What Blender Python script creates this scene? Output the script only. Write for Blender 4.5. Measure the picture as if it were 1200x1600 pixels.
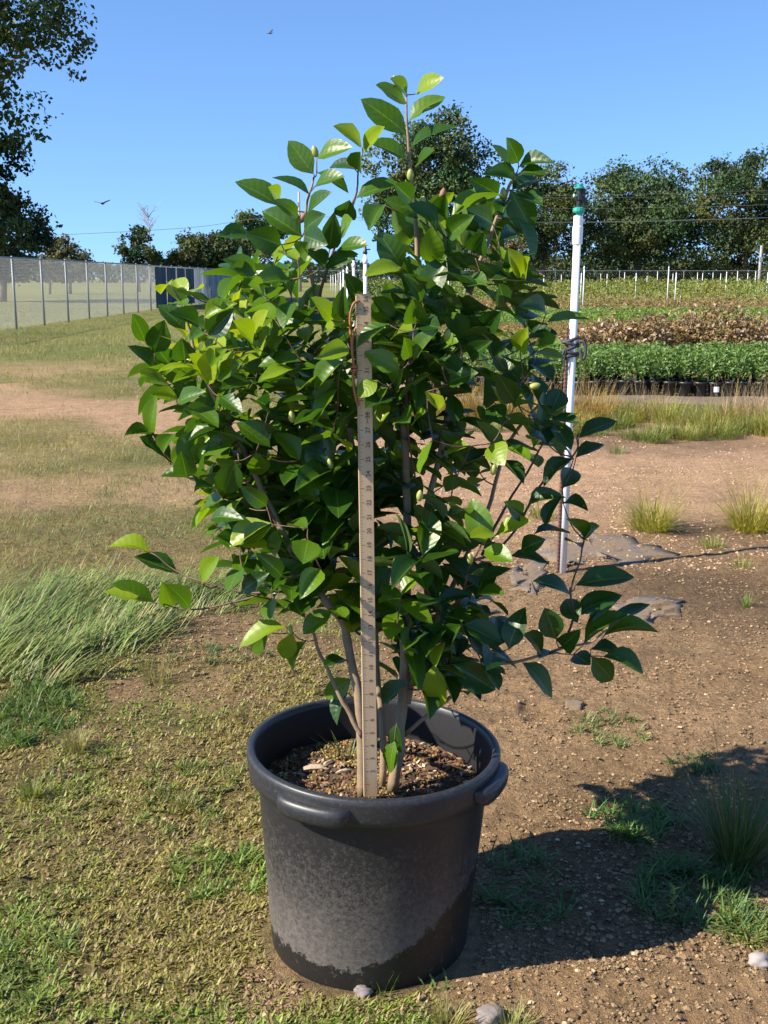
import bpy, math, random
import numpy as np
from mathutils import Vector, Matrix, Quaternion

# ---------------------------------------------------------------- camera / world / sun
SC = bpy.context.scene
for o in list(bpy.data.objects):
    bpy.data.objects.remove(o)
COL = SC.collection
CAM_H, F_PX, HORIZON = 1.305, 1700.0, 435.0
PITCH = math.atan((800 - HORIZON) / F_PX)
cd = bpy.data.cameras.new('camera')
cam = bpy.data.objects.new('camera', cd)
COL.objects.link(cam)
cam.location = (0, 0, CAM_H)
cam.rotation_euler = (math.pi / 2 - PITCH, 0, 0)
cd.sensor_fit = 'HORIZONTAL'
cd.sensor_width = 36.0
cd.lens = F_PX / 1200 * 36.0
cd.clip_start = 0.05
cd.clip_end = 12000
SC.camera = cam
SC.render.resolution_x, SC.render.resolution_y = 768, 1024

SUN_EL, SUN_BACK = math.radians(38), math.radians(20)
sun_vec = Vector((-math.cos(SUN_BACK) * math.cos(SUN_EL), -math.sin(SUN_BACK) * math.cos(SUN_EL), math.sin(SUN_EL)))
W = bpy.data.worlds.new('World')
SC.world = W
W.use_nodes = True
nt = W.node_tree
sky = nt.nodes.new('ShaderNodeTexSky')
sky.sky_type = 'NISHITA'
sky.sun_disc = False
sky.sun_elevation = SUN_EL
sky.sun_rotation = math.atan2(sun_vec.x, sun_vec.y)
sky.air_density = 1.0
sky.dust_density = 0.0
sky.ozone_density = 8.0
nt.nodes['Background'].inputs['Strength'].default_value = 0.112
nt.links.new(sky.outputs['Color'], nt.nodes['Background'].inputs['Color'])
sky_tc = nt.nodes.new('ShaderNodeTexCoord'); sky_up = nt.nodes.new('ShaderNodeVectorMath')
sky_up.inputs[1].default_value = (0, 0, 0.12)      # softens the bright band at the horizon all the way round
nt.links.new(sky_tc.outputs['Generated'], sky_up.inputs[0]); nt.links.new(sky_up.outputs[0], sky.inputs['Vector'])
sl = bpy.data.lights.new('sun', 'SUN')
sl.energy = 5.0
sl.angle = math.radians(0.5)
sl.color = (1.0, 0.91, 0.77)
so = bpy.data.objects.new('sun', sl)
COL.objects.link(so)
so.rotation_euler = (-sun_vec).to_track_quat('-Z', 'Y').to_euler()
so.location = sun_vec * 30
SC.view_settings.view_transform = 'Standard'
SC.view_settings.look = 'None'
SC.view_settings.gamma = 1.0
SC.view_settings.exposure = 1.08
SC.render.engine = 'CYCLES'
SC.cycles.max_bounces = 6
SC.cycles.transparent_max_bounces = 8

# ---------------------------------------------------------------- helpers
rng = np.random.default_rng(7)
random.seed(7)
CP, SP = math.cos(PITCH), math.sin(PITCH)


def ray(px, py):
    a, b = (px - 600) / F_PX, (800 - py) / F_PX
    return np.array([a, CP + b * SP, -SP + b * CP])


def at(px, py, Y):
    """point on the pixel's ray at distance Y from the camera plane"""
    d = ray(px, py)
    return np.array([0, 0, CAM_H]) + d * (Y / d[1])


def gnd(px, py, z=0.0):
    d = ray(px, py)
    return np.array([0, 0, CAM_H]) + d * ((z - CAM_H) / d[2])


def proj(P):
    P = np.asarray(P, float)
    x, y, z = P[..., 0], P[..., 1], P[..., 2] - CAM_H
    dep = y * CP - z * SP
    up = y * SP + z * CP
    return 600 + F_PX * x / dep, 800 - F_PX * up / dep, dep


def _h(ix, iy, s):
    n = (ix.astype(np.int64) * 374761393 + iy.astype(np.int64) * 668265263 + s * 1274126177) & 0x7fffffff
    n = ((n ^ (n >> 13)) * 1103515245 + 12345) & 0x7fffffff
    n = ((n ^ (n >> 15)) * 1274126177) & 0x7fffffff
    return (n & 0xffff) / 65535.0


def vn(x, y, s=0):
    x = np.asarray(x, float); y = np.asarray(y, float)
    ix, iy = np.floor(x), np.floor(y)
    fx, fy = x - ix, y - iy
    fx = fx * fx * (3 - 2 * fx); fy = fy * fy * (3 - 2 * fy)
    a, b, c, d = _h(ix, iy, s), _h(ix + 1, iy, s), _h(ix, iy + 1, s), _h(ix + 1, iy + 1, s)
    return (a * (1 - fx) + b * fx) * (1 - fy) + (c * (1 - fx) + d * fx) * fy


def fbm(x, y, s=0, o=4):
    r, a, t = 0, 0.5, 0
    for i in range(o):
        r = r + a * vn(x * 2 ** i + 17.3 * i, y * 2 ** i + 9.1 * i, s + i); t += a; a *= 0.5
    return r / t


def sstep(a, b, x):
    t = np.clip((x - a) / (b - a), 0, 1)
    return t * t * (3 - 2 * t)


class MB:
    """collects vertex / face arrays, builds one mesh object"""
    def __init__(self):
        self.v, self.q, self.t, self.c, self.n = [], [], [], [], 0

    def add(self, v, quads=None, tris=None, col=None):
        v = np.asarray(v, float).reshape(-1, 3)
        if quads is not None and len(quads):
            self.q.append(np.asarray(quads, int).reshape(-1, 4) + self.n)
        if tris is not None and len(tris):
            self.t.append(np.asarray(tris, int).reshape(-1, 3) + self.n)
        self.v.append(v)
        c = np.ones((len(v), 3)) * 0.5 if col is None else np.broadcast_to(np.asarray(col, float), (len(v), 3))
        self.c.append(c)
        self.n += len(v)
        return self

    def mesh(self, name, mat, smooth=False):
        v = np.concatenate(self.v)
        c = np.concatenate(self.c)
        q = np.concatenate(self.q) if self.q else np.zeros((0, 4), int)
        t = np.concatenate(self.t) if self.t else np.zeros((0, 3), int)
        me = bpy.data.meshes.new(name)
        me.vertices.add(len(v)); me.vertices.foreach_set('co', v.ravel())
        me.loops.add(len(q) * 4 + len(t) * 3)
        me.loops.foreach_set('vertex_index', np.concatenate([q.ravel(), t.ravel()]).astype(np.int32))
        me.polygons.add(len(q) + len(t))
        st = np.concatenate([np.arange(len(q)) * 4, len(q) * 4 + np.arange(len(t)) * 3])
        me.polygons.foreach_set('loop_start', st.astype(np.int32))
        me.polygons.foreach_set('use_smooth', np.full(len(q) + len(t), smooth))
        at_ = me.attributes.new('col', 'FLOAT_COLOR', 'POINT')
        at_.data.foreach_set('color', np.concatenate([c, np.ones((len(c), 1))], 1).ravel())
        if mat: me.materials.append(mat)
        me.update(calc_edges=True)
        me.validate()
        return me

    def build(self, name, mat, parent=None, smooth=False):
        return link(name, self.mesh(name, mat, smooth), parent)


def link(name, me, parent=None, loc=None):
    o = bpy.data.objects.new(name, me)
    COL.objects.link(o)
    if parent is not None: o.parent = parent
    if loc is not None: o.location = loc
    return o


def tag(o, label=None, cat=None, group=None, kind=None):
    if label: o['label'] = label
    if cat: o['category'] = cat
    if group: o['group'] = group
    if kind: o['kind'] = kind
    return o


def thing(name, loc, label, cat, group=None):
    o = bpy.data.objects.new(name, None)
    o.empty_display_size = 0.1
    COL.objects.link(o)
    o.location = loc
    return tag(o, label, cat, group)


def copy_tree(o, parent=None):
    c = o.copy(); COL.objects.link(c); c.parent = parent
    for ch in list(o.children): copy_tree(ch, c)
    return c


def tube(mb, pts, rad, n=6, col=None, cap=True):
    pts = np.asarray(pts, float); m = len(pts)
    rad = np.broadcast_to(np.asarray(rad, float), (m,))
    tan = np.gradient(pts, axis=0)
    tan /= np.linalg.norm(tan, axis=1, keepdims=True) + 1e-12
    ref = np.array([0.31, 0.87, 0.12]) if abs(tan[0] @ np.array([0, 0, 1])) > 0.7 else np.array([0.02, 0.05, 1.0])
    s = np.cross(tan, ref); s /= np.linalg.norm(s, axis=1, keepdims=True) + 1e-12
    b = np.cross(tan, s)
    a = np.arange(n) / n * 2 * math.pi
    v = pts[:, None] + rad[:, None, None] * (np.cos(a)[None, :, None] * s[:, None] + np.sin(a)[None, :, None] * b[:, None])
    i, j = np.meshgrid(np.arange(m - 1), np.arange(n), indexing='ij')
    q = np.stack([i * n + j, i * n + (j + 1) % n, (i + 1) * n + (j + 1) % n, (i + 1) * n + j], -1).reshape(-1, 4)
    v = v.reshape(-1, 3); t = []
    if cap:
        k = len(v); v = np.concatenate([v, pts[:1], pts[-1:]])
        for j in range(n):
            t.append((k, (j + 1) % n, j)); t.append((k + 1, (m - 1) * n + j, (m - 1) * n + (j + 1) % n))
    mb.add(v, q, t, col)


def lathe(mb, prof, n=48, col=None, close=False):
    prof = np.asarray(prof, float); m = len(prof)
    a = np.arange(n) / n * 2 * math.pi
    v = np.stack([prof[:, 0, None] * np.cos(a), prof[:, 0, None] * np.sin(a), np.repeat(prof[:, 1, None], n, 1)], -1)
    i, j = np.meshgrid(np.arange(m - 1), np.arange(n), indexing='ij')
    q = np.stack([i * n + j, i * n + (j + 1) % n, (i + 1) * n + (j + 1) % n, (i + 1) * n + j], -1).reshape(-1, 4)
    mb.add(v.reshape(-1, 3), q, None, col)


def box(mb, c, s, col=None, R=None):
    c = np.asarray(c, float); s = np.asarray(s, float) / 2
    v = np.array([[x, y, z] for x in (-1, 1) for y in (-1, 1) for z in (-1, 1)], float) * s
    if R is not None: v = v @ np.asarray(R).T
    mb.add(v + c, [(0, 1, 3, 2), (4, 6, 7, 5), (0, 4, 5, 1), (2, 3, 7, 6), (0, 2, 6, 4), (1, 5, 7, 3)], None, col)


def smooth_path(pts, n):
    """Catmull-Rom through pts, n points per span"""
    P = np.asarray(pts, float)
    P = np.concatenate([2 * P[:1] - P[1:2], P, 2 * P[-1:] - P[-2:-1]])
    out = []
    for i in range(1, len(P) - 2):
        for k in range(n):
            t = k / n
            out.append(0.5 * ((2 * P[i]) + (-P[i - 1] + P[i + 1]) * t + (2 * P[i - 1] - 5 * P[i] + 4 * P[i + 1] - P[i + 2]) * t * t
                              + (-P[i - 1] + 3 * P[i] - 3 * P[i + 1] + P[i + 2]) * t ** 3))
    out.append(P[-2])
    return np.array(out)


def blades(mb, base, ang, length, width, lean, curve, col, segs=3, tipcol=None):
    """grass blades: base (N,3); ang heading; lean = angle from vertical at root; curve = extra lean towards the tip"""
    base = np.asarray(base, float); N = len(base)
    B = lambda x: np.broadcast_to(np.asarray(x, float), (N,))
    ang, length, width, lean, curve = map(B, (ang, length, width, lean, curve))
    hx, hy = np.cos(ang), np.sin(ang)
    side = np.stack([-hy, hx, np.zeros(N)], -1)
    p = base.copy(); vs = []
    cols = []
    col = np.broadcast_to(np.asarray(col, float), (N, 3))
    tipcol = col if tipcol is None else np.broadcast_to(np.asarray(tipcol, float), (N, 3))
    for k in range(segs + 1):
        t = k / segs
        w = width * (0.65 + 0.7 * t - 1.3 * t * t) if k < segs else width * 0
        cc = col * (1 - t) + tipcol * t
        if k < segs:
            vs += [p - side * (w / 2)[:, None], p + side * (w / 2)[:, None]]
            cols += [cc, cc]
        else:
            vs.append(p); cols.append(cc)
        l = lean + curve * (t + 0.5 / segs)
        p = p + np.stack([hx * np.sin(l), hy * np.sin(l), np.cos(l)], -1) * (length / segs)[:, None]
    V = np.stack(vs, 1); C = np.stack(cols, 1)
    K = V.shape[1]
    off = (np.arange(N) * K)[:, None]
    q = [off + np.array([2 * k, 2 * k + 1, 2 * k + 3, 2 * k + 2]) for k in range(segs - 1)]
    t = off + np.array([2 * segs - 2, 2 * segs - 1, 2 * segs])
    mb.add(V.reshape(-1, 3), np.concatenate(q) if q else None, t, C.reshape(-1, 3))


def leafcloud(mb, pos, size, col, nrm=None, asp=0.6, rs=None):
    """leaf clumps: one folded rhombus (two triangles) per position"""
    rs = rs or rng
    pos = np.asarray(pos, float); N = len(pos)
    size = np.broadcast_to(np.asarray(size, float), (N,))
    d = rs.normal(size=(N, 3)); d /= np.linalg.norm(d, axis=1, keepdims=True)
    n = rs.normal(size=(N, 3)) if nrm is None else nrm + rs.normal(size=(N, 3)) * 0.55
    s = np.cross(d, n); s /= np.linalg.norm(s, axis=1, keepdims=True) + 1e-9
    up = np.cross(s, d)
    a, b = size[:, None] * 0.5, size[:, None] * 0.5 * asp
    V = np.stack([pos - d * a, pos + s * b + up * a * 0.25, pos + d * a, pos - s * b + up * a * 0.25], 1)
    off = (np.arange(N) * 4)[:, None]
    t = np.concatenate([off + np.array([0, 1, 2]), off + np.array([0, 2, 3])])
    mb.add(V.reshape(-1, 3), None, t, np.repeat(np.broadcast_to(col, (N, 3)), 4, 0))


# ---------------------------------------------------------------- materials
class NT:
    def __init__(self, name):
        self.m = bpy.data.materials.new(name); self.m.use_nodes = True
        self.t = self.m.node_tree
        self.b = self.t.nodes['Principled BSDF']
        self.out = self.t.nodes['Material Output']

    def n(self, typ, **kw):
        nd = self.t.nodes.new(typ)
        for k, v in kw.items():
            if k.startswith('i_'):
                nd.inputs[k[2:].replace('_', ' ')].default_value = v
            else: setattr(nd, k, v)
        return nd

    def l(self, a, b): self.t.links.new(a, b)

    def noise(self, scale, detail=4, rough=0.6, coord=None, dist=0.0):
        nd = self.n('ShaderNodeTexNoise')
        nd.inputs['Scale'].default_value = scale; nd.inputs['Detail'].default_value = detail
        nd.inputs['Roughness'].default_value = rough; nd.inputs['Distortion'].default_value = dist
        if coord is None: coord = self.coord()
        self.l(coord, nd.inputs['Vector'])
        return nd.outputs['Fac']

    def coord(self, kind='Object'):
        if not hasattr(self, '_c'): self._c = self.n('ShaderNodeTexCoord')
        return self._c.outputs[kind]

    def ramp(self, fac, stops):
        r = self.n('ShaderNodeValToRGB')
        while len(r.color_ramp.elements) < len(stops): r.color_ramp.elements.new(0.5)
        for e, (p, c) in zip(r.color_ramp.elements, stops):
            e.position = p; e.color = (*c, 1) if len(c) == 3 else c
        self.l(fac, r.inputs['Fac'])
        return r.outputs['Color']

    def mix(self, fac, a, b, mode='MIX'):
        m = self.n('ShaderNodeMix', data_type='RGBA', blend_type=mode)
        for s, x in ((m.inputs['Factor'], fac), (m.inputs[6], a), (m.inputs[7], b)):
            if hasattr(x, 'is_linked'): self.l(x, s)
            elif isinstance(x, (int, float)): s.default_value = x if s.type == 'VALUE' else (x, x, x, 1)
            else: s.default_value = (*x, 1)
        return m.outputs[2]

    def math(self, op, a, b=0.0, c=0.0, clamp=False):
        m = self.n('ShaderNodeMath', operation=op); m.use_clamp = clamp
        for s, x in zip(m.inputs, (a, b, c)):
            if hasattr(x, 'is_linked'): self.l(x, s)
            else: s.default_value = x
        return m.outputs[0]

    def attr(self, name):
        a = self.n('ShaderNodeAttribute'); a.attribute_name = name
        return a

    def bump(self, h, strength=0.5, dist=0.01):
        b = self.n('ShaderNodeBump'); b.inputs['Strength'].default_value = strength; b.inputs['Distance'].default_value = dist
        self.l(h, b.inputs['Height']); self.l(b.outputs['Normal'], self.b.inputs['Normal'])
        return b

    def base(self, c):
        if hasattr(c, 'is_linked'): self.l(c, self.b.inputs['Base Color'])
        else: self.b.inputs['Base Color'].default_value = (*c, 1)

    def set(self, **kw):
        for k, v in kw.items(): self.b.inputs[k.replace('_', ' ')].default_value = v
        return self


def plain(name, c, rough=0.6, var=0.25, scale=20, metallic=0.0, spec=0.5, bump=0.0, bscale=80):
    m = NT(name)
    f = m.noise(scale, 5)
    m.base(m.mix(f, tuple(x * (1 - var) for x in c), tuple(min(1, x * (1 + var)) for x in c)))
    m.set(Roughness=rough, Metallic=metallic); m.b.inputs['Specular IOR Level'].default_value = spec
    if bump: m.bump(m.noise(bscale, 4), bump, 0.002)
    return m.m


def veg(name, trans=0.35, rough=0.55, spec=0.3, var=0.3, scale=6):
    """foliage coloured by the 'col' vertex attribute, part of the light passing through"""
    m = NT(name)
    a = m.attr('col')
    f = m.noise(scale, 3)
    c = m.mix(1.0, a.outputs['Color'], m.mix(f, (1 - var,) * 3, (1 + var,) * 3), 'MULTIPLY')
    m.base(c); m.set(Roughness=rough); m.b.inputs['Specular IOR Level'].default_value = spec
    tr = m.n('ShaderNodeBsdfTranslucent')
    m.l(m.mix(1.0, c, (1.0, 1.0, 1.0) if 'screen' in name else (1.5, 1.5, 0.6), 'MULTIPLY'), tr.inputs['Color'])
    mx = m.n('ShaderNodeMixShader'); mx.inputs['Fac'].default_value = trans
    m.l(m.b.outputs[0], mx.inputs[1]); m.l(tr.outputs[0], mx.inputs[2]); m.l(mx.outputs[0], m.out.inputs['Surface'])
    return m.m


def vcol(name, rough=0.9, spec=0.2, var=0.25, scale=40, bump=0.0, bscale=200):
    m = NT(name)
    f = m.noise(scale, 4)
    m.base(m.mix(1.0, m.attr('col').outputs['Color'], m.mix(f, (1 - var,) * 3, (1 + var,) * 3), 'MULTIPLY'))
    m.set(Roughness=rough); m.b.inputs['Specular IOR Level'].default_value = spec
    if bump: m.bump(m.noise(bscale, 4), bump, 0.003)
    return m.m


def ground_mat():
    m = NT('ground_soil')
    co = m.coord('Object')
    f1 = m.noise(3.0, 6, 0.65); f2 = m.noise(55, 6, 0.7); f3 = m.noise(260, 4, 0.7)
    c = m.mix(1.0, m.attr('col').outputs['Color'], m.ramp(f1, [(0.25, (0.72, 0.72, 0.74)), (0.75, (1.22, 1.2, 1.16))]), 'MULTIPLY')
    c = m.mix(1.0, c, m.ramp(f2, [(0.3, (0.55, 0.53, 0.52)), (0.5, (1, 1, 1)), (0.72, (1.35, 1.3, 1.22))]), 'MULTIPLY')
    c = m.mix(1.0, c, m.ramp(f3, [(0.3, (0.7, 0.68, 0.66)), (0.65, (1.2, 1.18, 1.15))]), 'MULTIPLY')
    c = m.mix(1.0, c, m.ramp(m.noise(13, 7, 0.75), [(0.28, (0.66, 0.65, 0.64)), (0.5, (1, 1, 1)), (0.72, (1.28, 1.25, 1.2))]), 'MULTIPLY')
    m.base(c); m.set(Roughness=0.95); m.b.inputs['Specular IOR Level'].default_value = 0.15
    h = m.math('ADD', m.math('MULTIPLY', f2, 1.0), m.math('MULTIPLY', f3, 0.35))
    m.bump(h, 1.0, 0.03)
    return m.m


M = {}
M['ground'] = ground_mat()
M['clod'] = vcol('soil_clod', var=0.35, scale=150, bump=0.5, bscale=400)
M['grass'] = veg('grass_blade', 0.3, 0.5, 0.35)
M['tree'] = veg('tree_foliage', 0.15, 0.6, 0.25, var=0.35, scale=0.6)
M['bark'] = plain('tree_bark', (0.11, 0.085, 0.065), 0.9, 0.4, 3, bump=0.5, bscale=20)
M['stem'] = plain('camellia_bark', (0.235, 0.165, 0.10), 0.75, 0.35, 60, bump=0.3, bscale=250)
M['twig'] = plain('camellia_twig', (0.10, 0.052, 0.03), 0.6, 0.3, 60)
M['pvc'] = plain('white_pvc', (0.78, 0.79, 0.80), 0.35, 0.06, 12)
M['galv'] = plain('galvanised_steel', (0.27, 0.29, 0.31), 0.55, 0.2, 30, metallic=0.3)
M['wire'] = plain('chain_wire', (0.28, 0.30, 0.31), 0.55, 0.15, 30, metallic=0.3)
M['rust'] = plain('rusted_rebar', (0.12, 0.06, 0.045), 0.85, 0.4, 120)
M['black_plastic'] = plain('black_plastic', (0.018, 0.018, 0.02), 0.45, 0.35, 30)
def fabric_mat():
    m = NT('grey_weed_fabric')
    f, f2 = m.noise(7, 6, 0.7), m.noise(60, 5, 0.7)
    c = m.mix(f2, (0.05, 0.05, 0.054), (0.13, 0.13, 0.135))
    k = m.ramp(m.math('ADD', m.math('MULTIPLY', f, 0.75), m.math('MULTIPLY', f2, 0.3)), [(0.40, (0, 0, 0)), (0.55, (1, 1, 1))])
    m.base(m.mix(k, c, m.mix(f2, (0.12, 0.085, 0.055), (0.23, 0.165, 0.105)))); m.set(Roughness=0.9); m.bump(f2, 0.5, 0.006)
    return m.m


M['fabric'] = fabric_mat()
M['stone'] = plain('pale_stone', (0.30, 0.27, 0.25), 0.85, 0.25, 30, bump=0.6, bscale=60)


# ---------------------------------------------------------------- ground
def ell(X, Y, px, py, rx, ry, soft=0.5, noise=0.5, seed=0, fr=3.0):
    """mask of an uneven patch whose centre and half-extent were read off the photograph, as an ellipse on the ground"""
    c = gnd(px, py); r = abs(gnd(px + rx, py)[0] - c[0]); n, f = gnd(px, py + ry)[1], gnd(px, max(py - ry, HORIZON + 6))[1]
    cy, hy = (n + f) / 2, (f - n) / 2
    sc = fr / max(r, hy)
    d = np.sqrt(((X - c[0]) / r) ** 2 + ((Y - cy) / hy) ** 2) + (fbm(X * sc + seed, Y * sc, seed) - 0.5) * 2 * noise
    return 1 - sstep(1 - soft, 1 + soft, d)


SOIL, TAN, RED = np.array([0.26, 0.175, 0.095]), np.array([0.36, 0.245, 0.14]), np.array([0.56, 0.37, 0.235])
DAMP, GRN, DRY = np.array([0.10, 0.072, 0.048]), np.array([0.13, 0.145, 0.04]), np.array([0.29, 0.25, 0.105])


def lawn_mask(X, Y):
    """0 bare earth, 1 turf"""
    bx = np.interp(Y, [0, 1.8, 2.1, 2.6, 3.5, 5.5, 8, 14, 25, 60, 4000], [-0.06, -0.08, -0.27, -0.22, -0.15, -0.2, -0.6, -0.6, 0.2, 1.0, 60])
    m = 1 - sstep(-0.14, 0.14, (X - bx + (fbm(X * 2.2, Y * 2.2, 5) - 0.5) * 0.9) / (1 + 0.12 * np.maximum(Y, 0)))
    return m


def bare_mask(X, Y):
    """bare patches and the dirt track inside the turf"""
    yc = np.interp(X, [-6, -2.95, -1.2, 0.5, 2.0, 6], [12.6, 11.2, 9.4, 8.4, 7.4, 6.6])
    hw = np.interp(X, [-6, -2.95, -1.0, 2, 6], [1.7, 1.2, 0.9, 1.5, 1.7])
    r = 1 - sstep(0.55, 1.25, np.abs(Y - yc) / hw + (fbm(X * 0.9, Y * 0.9, 11) - 0.5) * 1.1)
    for p in [(330, 1000, 110, 45, 1), (60, 575, 130, 12, 2), (200, 1080, 40, 20, 4), (430, 1545, 70, 50, 5), (300, 760, 130, 30, 6), (360, 1075, 90, 30, 8), (60, 770, 120, 25, 9)]:
        r = np.maximum(r, ell(X, Y, *p[:4], seed=p[4]) * (1.0 if p[4] in (1, 4, 5) else 0.7))
    return r


def ground_h(X, Y):
    near = np.exp(-np.maximum(np.asarray(Y, float) - 2, 0) / 8)
    z = (fbm(X * 1.1, Y * 1.1, 21, 3) - 0.5) * 0.05 + (fbm(X * 7, Y * 7, 22, 3) - 0.5) * 0.022 * near + (fbm(X * 36, Y * 36, 23, 3) - 0.5) * 0.024 * near
    flat = sstep(0.2, 0.5, np.hypot(X + 0.03, np.asarray(Y) - 2.0))
    c = gnd(842, 1112)
    d = np.hypot((X - c[0]) / 0.062, (Y - c[1]) / 0.10)
    z = z * (0.15 + 0.85 * flat) - 0.018 * (1 - sstep(0.35, 1.15, d)) + 0.007 * np.exp(-((d - 1.25) / 0.3) ** 2)
    return z


def ground_col(X, Y):
    n1, n2 = fbm(X * 1.3, Y * 1.3, 31), fbm(X * 0.35, Y * 0.35, 35)
    c = SOIL + (TAN - SOIL) * sstep(0.35, 0.75, n1)[..., None]
    bm = bare_mask(X, Y); lm = lawn_mask(X, Y)
    c = c + (RED - c) * (sstep(4.5, 6.5, Y) * 0.75)[..., None]
    g = lm * (1 - 0.9 * bm)
    turf = GRN + (DRY - GRN) * sstep(0.3, 0.6, fbm(X * 0.9, Y * 0.9, 41) * 0.6 + 0.25 * n2 + 0.12 * sstep(5, 9, Y))[..., None]
    c = c + (turf - c) * (g * (0.45 + 0.45 * sstep(4, 8, Y)))[..., None]
    # far pasture beyond the track and fences
    far = sstep(14, 20, Y) * (1 - 0.0 * X)
    pasture = np.array([0.205, 0.215, 0.07]) * (0.75 + 0.5 * fbm(X * 0.12, Y * 0.06, 51))[..., None]
    c = c + (pasture - c) * (far * lm)[..., None]
    field = np.array([0.24, 0.19, 0.085]) + (np.array([0.12, 0.17, 0.035]) - np.array([0.24, 0.19, 0.085])) * sstep(0.35, 0.6, vn(X * 0.02, Y * 0.13, 52))[..., None]
    c = c + (field - c) * (sstep(9, 11, Y) * (1 - lm))[..., None]
    # damp soil around the riser and behind the weeds
    for p, s in [((1110, 930, 150, 45), 0.65), ((1010, 690, 260, 14), 0.55), ((900, 900, 80, 30), 0.35), ((1180, 840, 150, 22), 0.4), ((1010, 1020, 90, 14), 0.4), ((560, 1535, 160, 14), 0.5), ((310, 1500, 60, 40), 0.25)]:
        c = c + (DAMP * 1.2 - c) * (ell(X, Y, *p, seed=int(p[0]), soft=0.6) * s)[..., None]
    return np.clip(c, 0.01, 0.9)


def make_ground():
    yr = np.concatenate([np.linspace(-14, 1.2, 26), 1.2 + np.cumsum(np.linspace(0.006, 0.02, 330)), [0]])[:-1]
    y0 = yr[-1]
    yr = np.concatenate([yr, y0 * np.exp(np.linspace(0.004, math.log(5000 / y0), 190))])
    u = np.linspace(-1, 1, 521)
    V = []
    for y in yr:
        w = 5 + 1.3 * max(y, 0) if y < 3000 else 8000
        s = 0.3 + 0.12 * max(y, 0)
        k = math.asinh(w / s)
        V.append(np.stack([s * np.sinh(k * u), np.full(521, y)], -1))
    V = np.array(V)
    X, Y = V[..., 0], V[..., 1]
    Z = ground_h(X, Y) * (1 - sstep(60, 200, Y))
    P = np.stack([X, Y, Z], -1).reshape(-1, 3)
    nr, nc = X.shape
    i, j = np.meshgrid(np.arange(nr - 1), np.arange(nc - 1), indexing='ij')
    q = np.stack([i * nc + j, i * nc + j + 1, (i + 1) * nc + j + 1, (i + 1) * nc + j], -1).reshape(-1, 4)
    mb = MB().add(P, q, None, ground_col(X, Y).reshape(-1, 3))
    o = mb.build('ground', M['ground'], smooth=True)
    tag(o, kind='structure')
    return o


make_ground()


def gz(x, y):
    return ground_h(np.asarray(x, float), np.asarray(y, float))


# ---------------------------------------------------------------- trees
def limb_tubes(mb, rs, base, h, r, spread, n, fork=0.35):
    top = base + np.array([rs.normal() * 0.05 * h, rs.normal() * 0.05 * h, h])
    tube(mb, smooth_path([base, base * 0.5 + top * 0.5 + rs.normal(size=3) * 0.02 * h, top], 4), np.linspace(r, r * 0.35, 9), 8)
    for i in range(n):
        a = rs.uniform(0, 2 * math.pi); t = rs.uniform(fork, 0.85)
        p0 = base + (top - base) * t
        L = spread * rs.uniform(0.55, 0.95)
        p2 = p0 + np.array([math.cos(a) * L, math.sin(a) * L, L * rs.uniform(0.25, 0.8)])
        p1 = (p0 + p2) / 2 + np.array([0, 0, L * 0.08]) + rs.normal(size=3) * L * 0.06
        tube(mb, smooth_path([p0, p1, p2], 4), np.linspace(r * 0.45, r * 0.08, 9), 5)
        for k in range(2):
            q0 = p0 + (p2 - p0) * rs.uniform(0.4, 0.8)
            q1 = q0 + rs.normal(size=3) * L * 0.3 + np.array([0, 0, L * 0.2])
            tube(mb, [q0, (q0 + q1) / 2 + rs.normal(size=3) * L * 0.03, q1], np.linspace(r * 0.16, r * 0.04, 3), 4)


def tree(name, label, X, Y, H, cr, cz0, leaf, n, seed, col, group=None, lobes=26, sq=0.8, trunk_r=None, gap=0.25, cx=0.0):
    """tapered trunk with limbs; crown of many leaf clumps on the shells of uneven lobes"""
    rs = np.random.default_rng(seed)
    t = thing(name, (X, Y, 0), label, 'tree', group)
    mb = MB()
    limb_tubes(mb, rs, np.array([0, 0, -0.1]), H * 0.78, trunk_r or H * 0.03, cr * 0.8, 9, max(0.2, cz0 / H * 0.8))
    mb.build('trunk', M['bark'], t, True)
    ch = (H - cz0) / 2
    mb = MB()
    per = n // lobes
    for i in range(lobes):
        d = rs.normal(size=3); d /= np.linalg.norm(d)
        rr = rs.uniform(0.35, 0.92)
        c = np.array([cx, 0, cz0 + ch]) + d * np.array([cr, cr, ch]) * rr
        lr = rs.uniform(0.22, 0.42) * cr * (1.25 - 0.6 * rr)
        ns = max(6, per // 11); sp = rs.normal(size=(ns, 3)); sp /= np.linalg.norm(sp, axis=1, keepdims=True)
        si = rs.integers(0, ns, per); p = sp[si]
        rad = (rs.uniform(0.35, 1.0, ns) ** 0.45)[si] * (0.72 + 0.56 * vn(p[:, 0] * 2.3 + i * 7, p[:, 1] * 2.3 + p[:, 2] * 3.1, seed))
        pos = c + p * rad[:, None] * lr * np.array([1, 1, sq])
        pos = pos + rs.normal(size=(per, 3)) * leaf * np.array([0.95, 0.95, 0.6])
        keep = vn(pos[:, 0] * 1.7 / (lr + 0.2) + seed, pos[:, 2] * 1.7 / (lr + 0.2) + pos[:, 1], seed + 3) > gap
        pos, pn = pos[keep], p[keep]
        cc = np.asarray(col) * (0.7 + 0.6 * rs.uniform(size=(len(pos), 1))) * (1 + 0.25 * rs.normal())
        cc = np.clip(cc + np.array([0.02, 0.012, 0]) * rs.normal(), 0.006, 0.4)
        leafcloud(mb, pos, leaf * rs.uniform(0.6, 1.4, len(pos)), cc, pn + np.array([0, 0, 0.5]), 0.65, rs)
    mb.build('crown', M['tree'], t)
    return t


OAK = np.array([0.055, 0.085, 0.026])
GR = 'trees beyond the nursery field'


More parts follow.
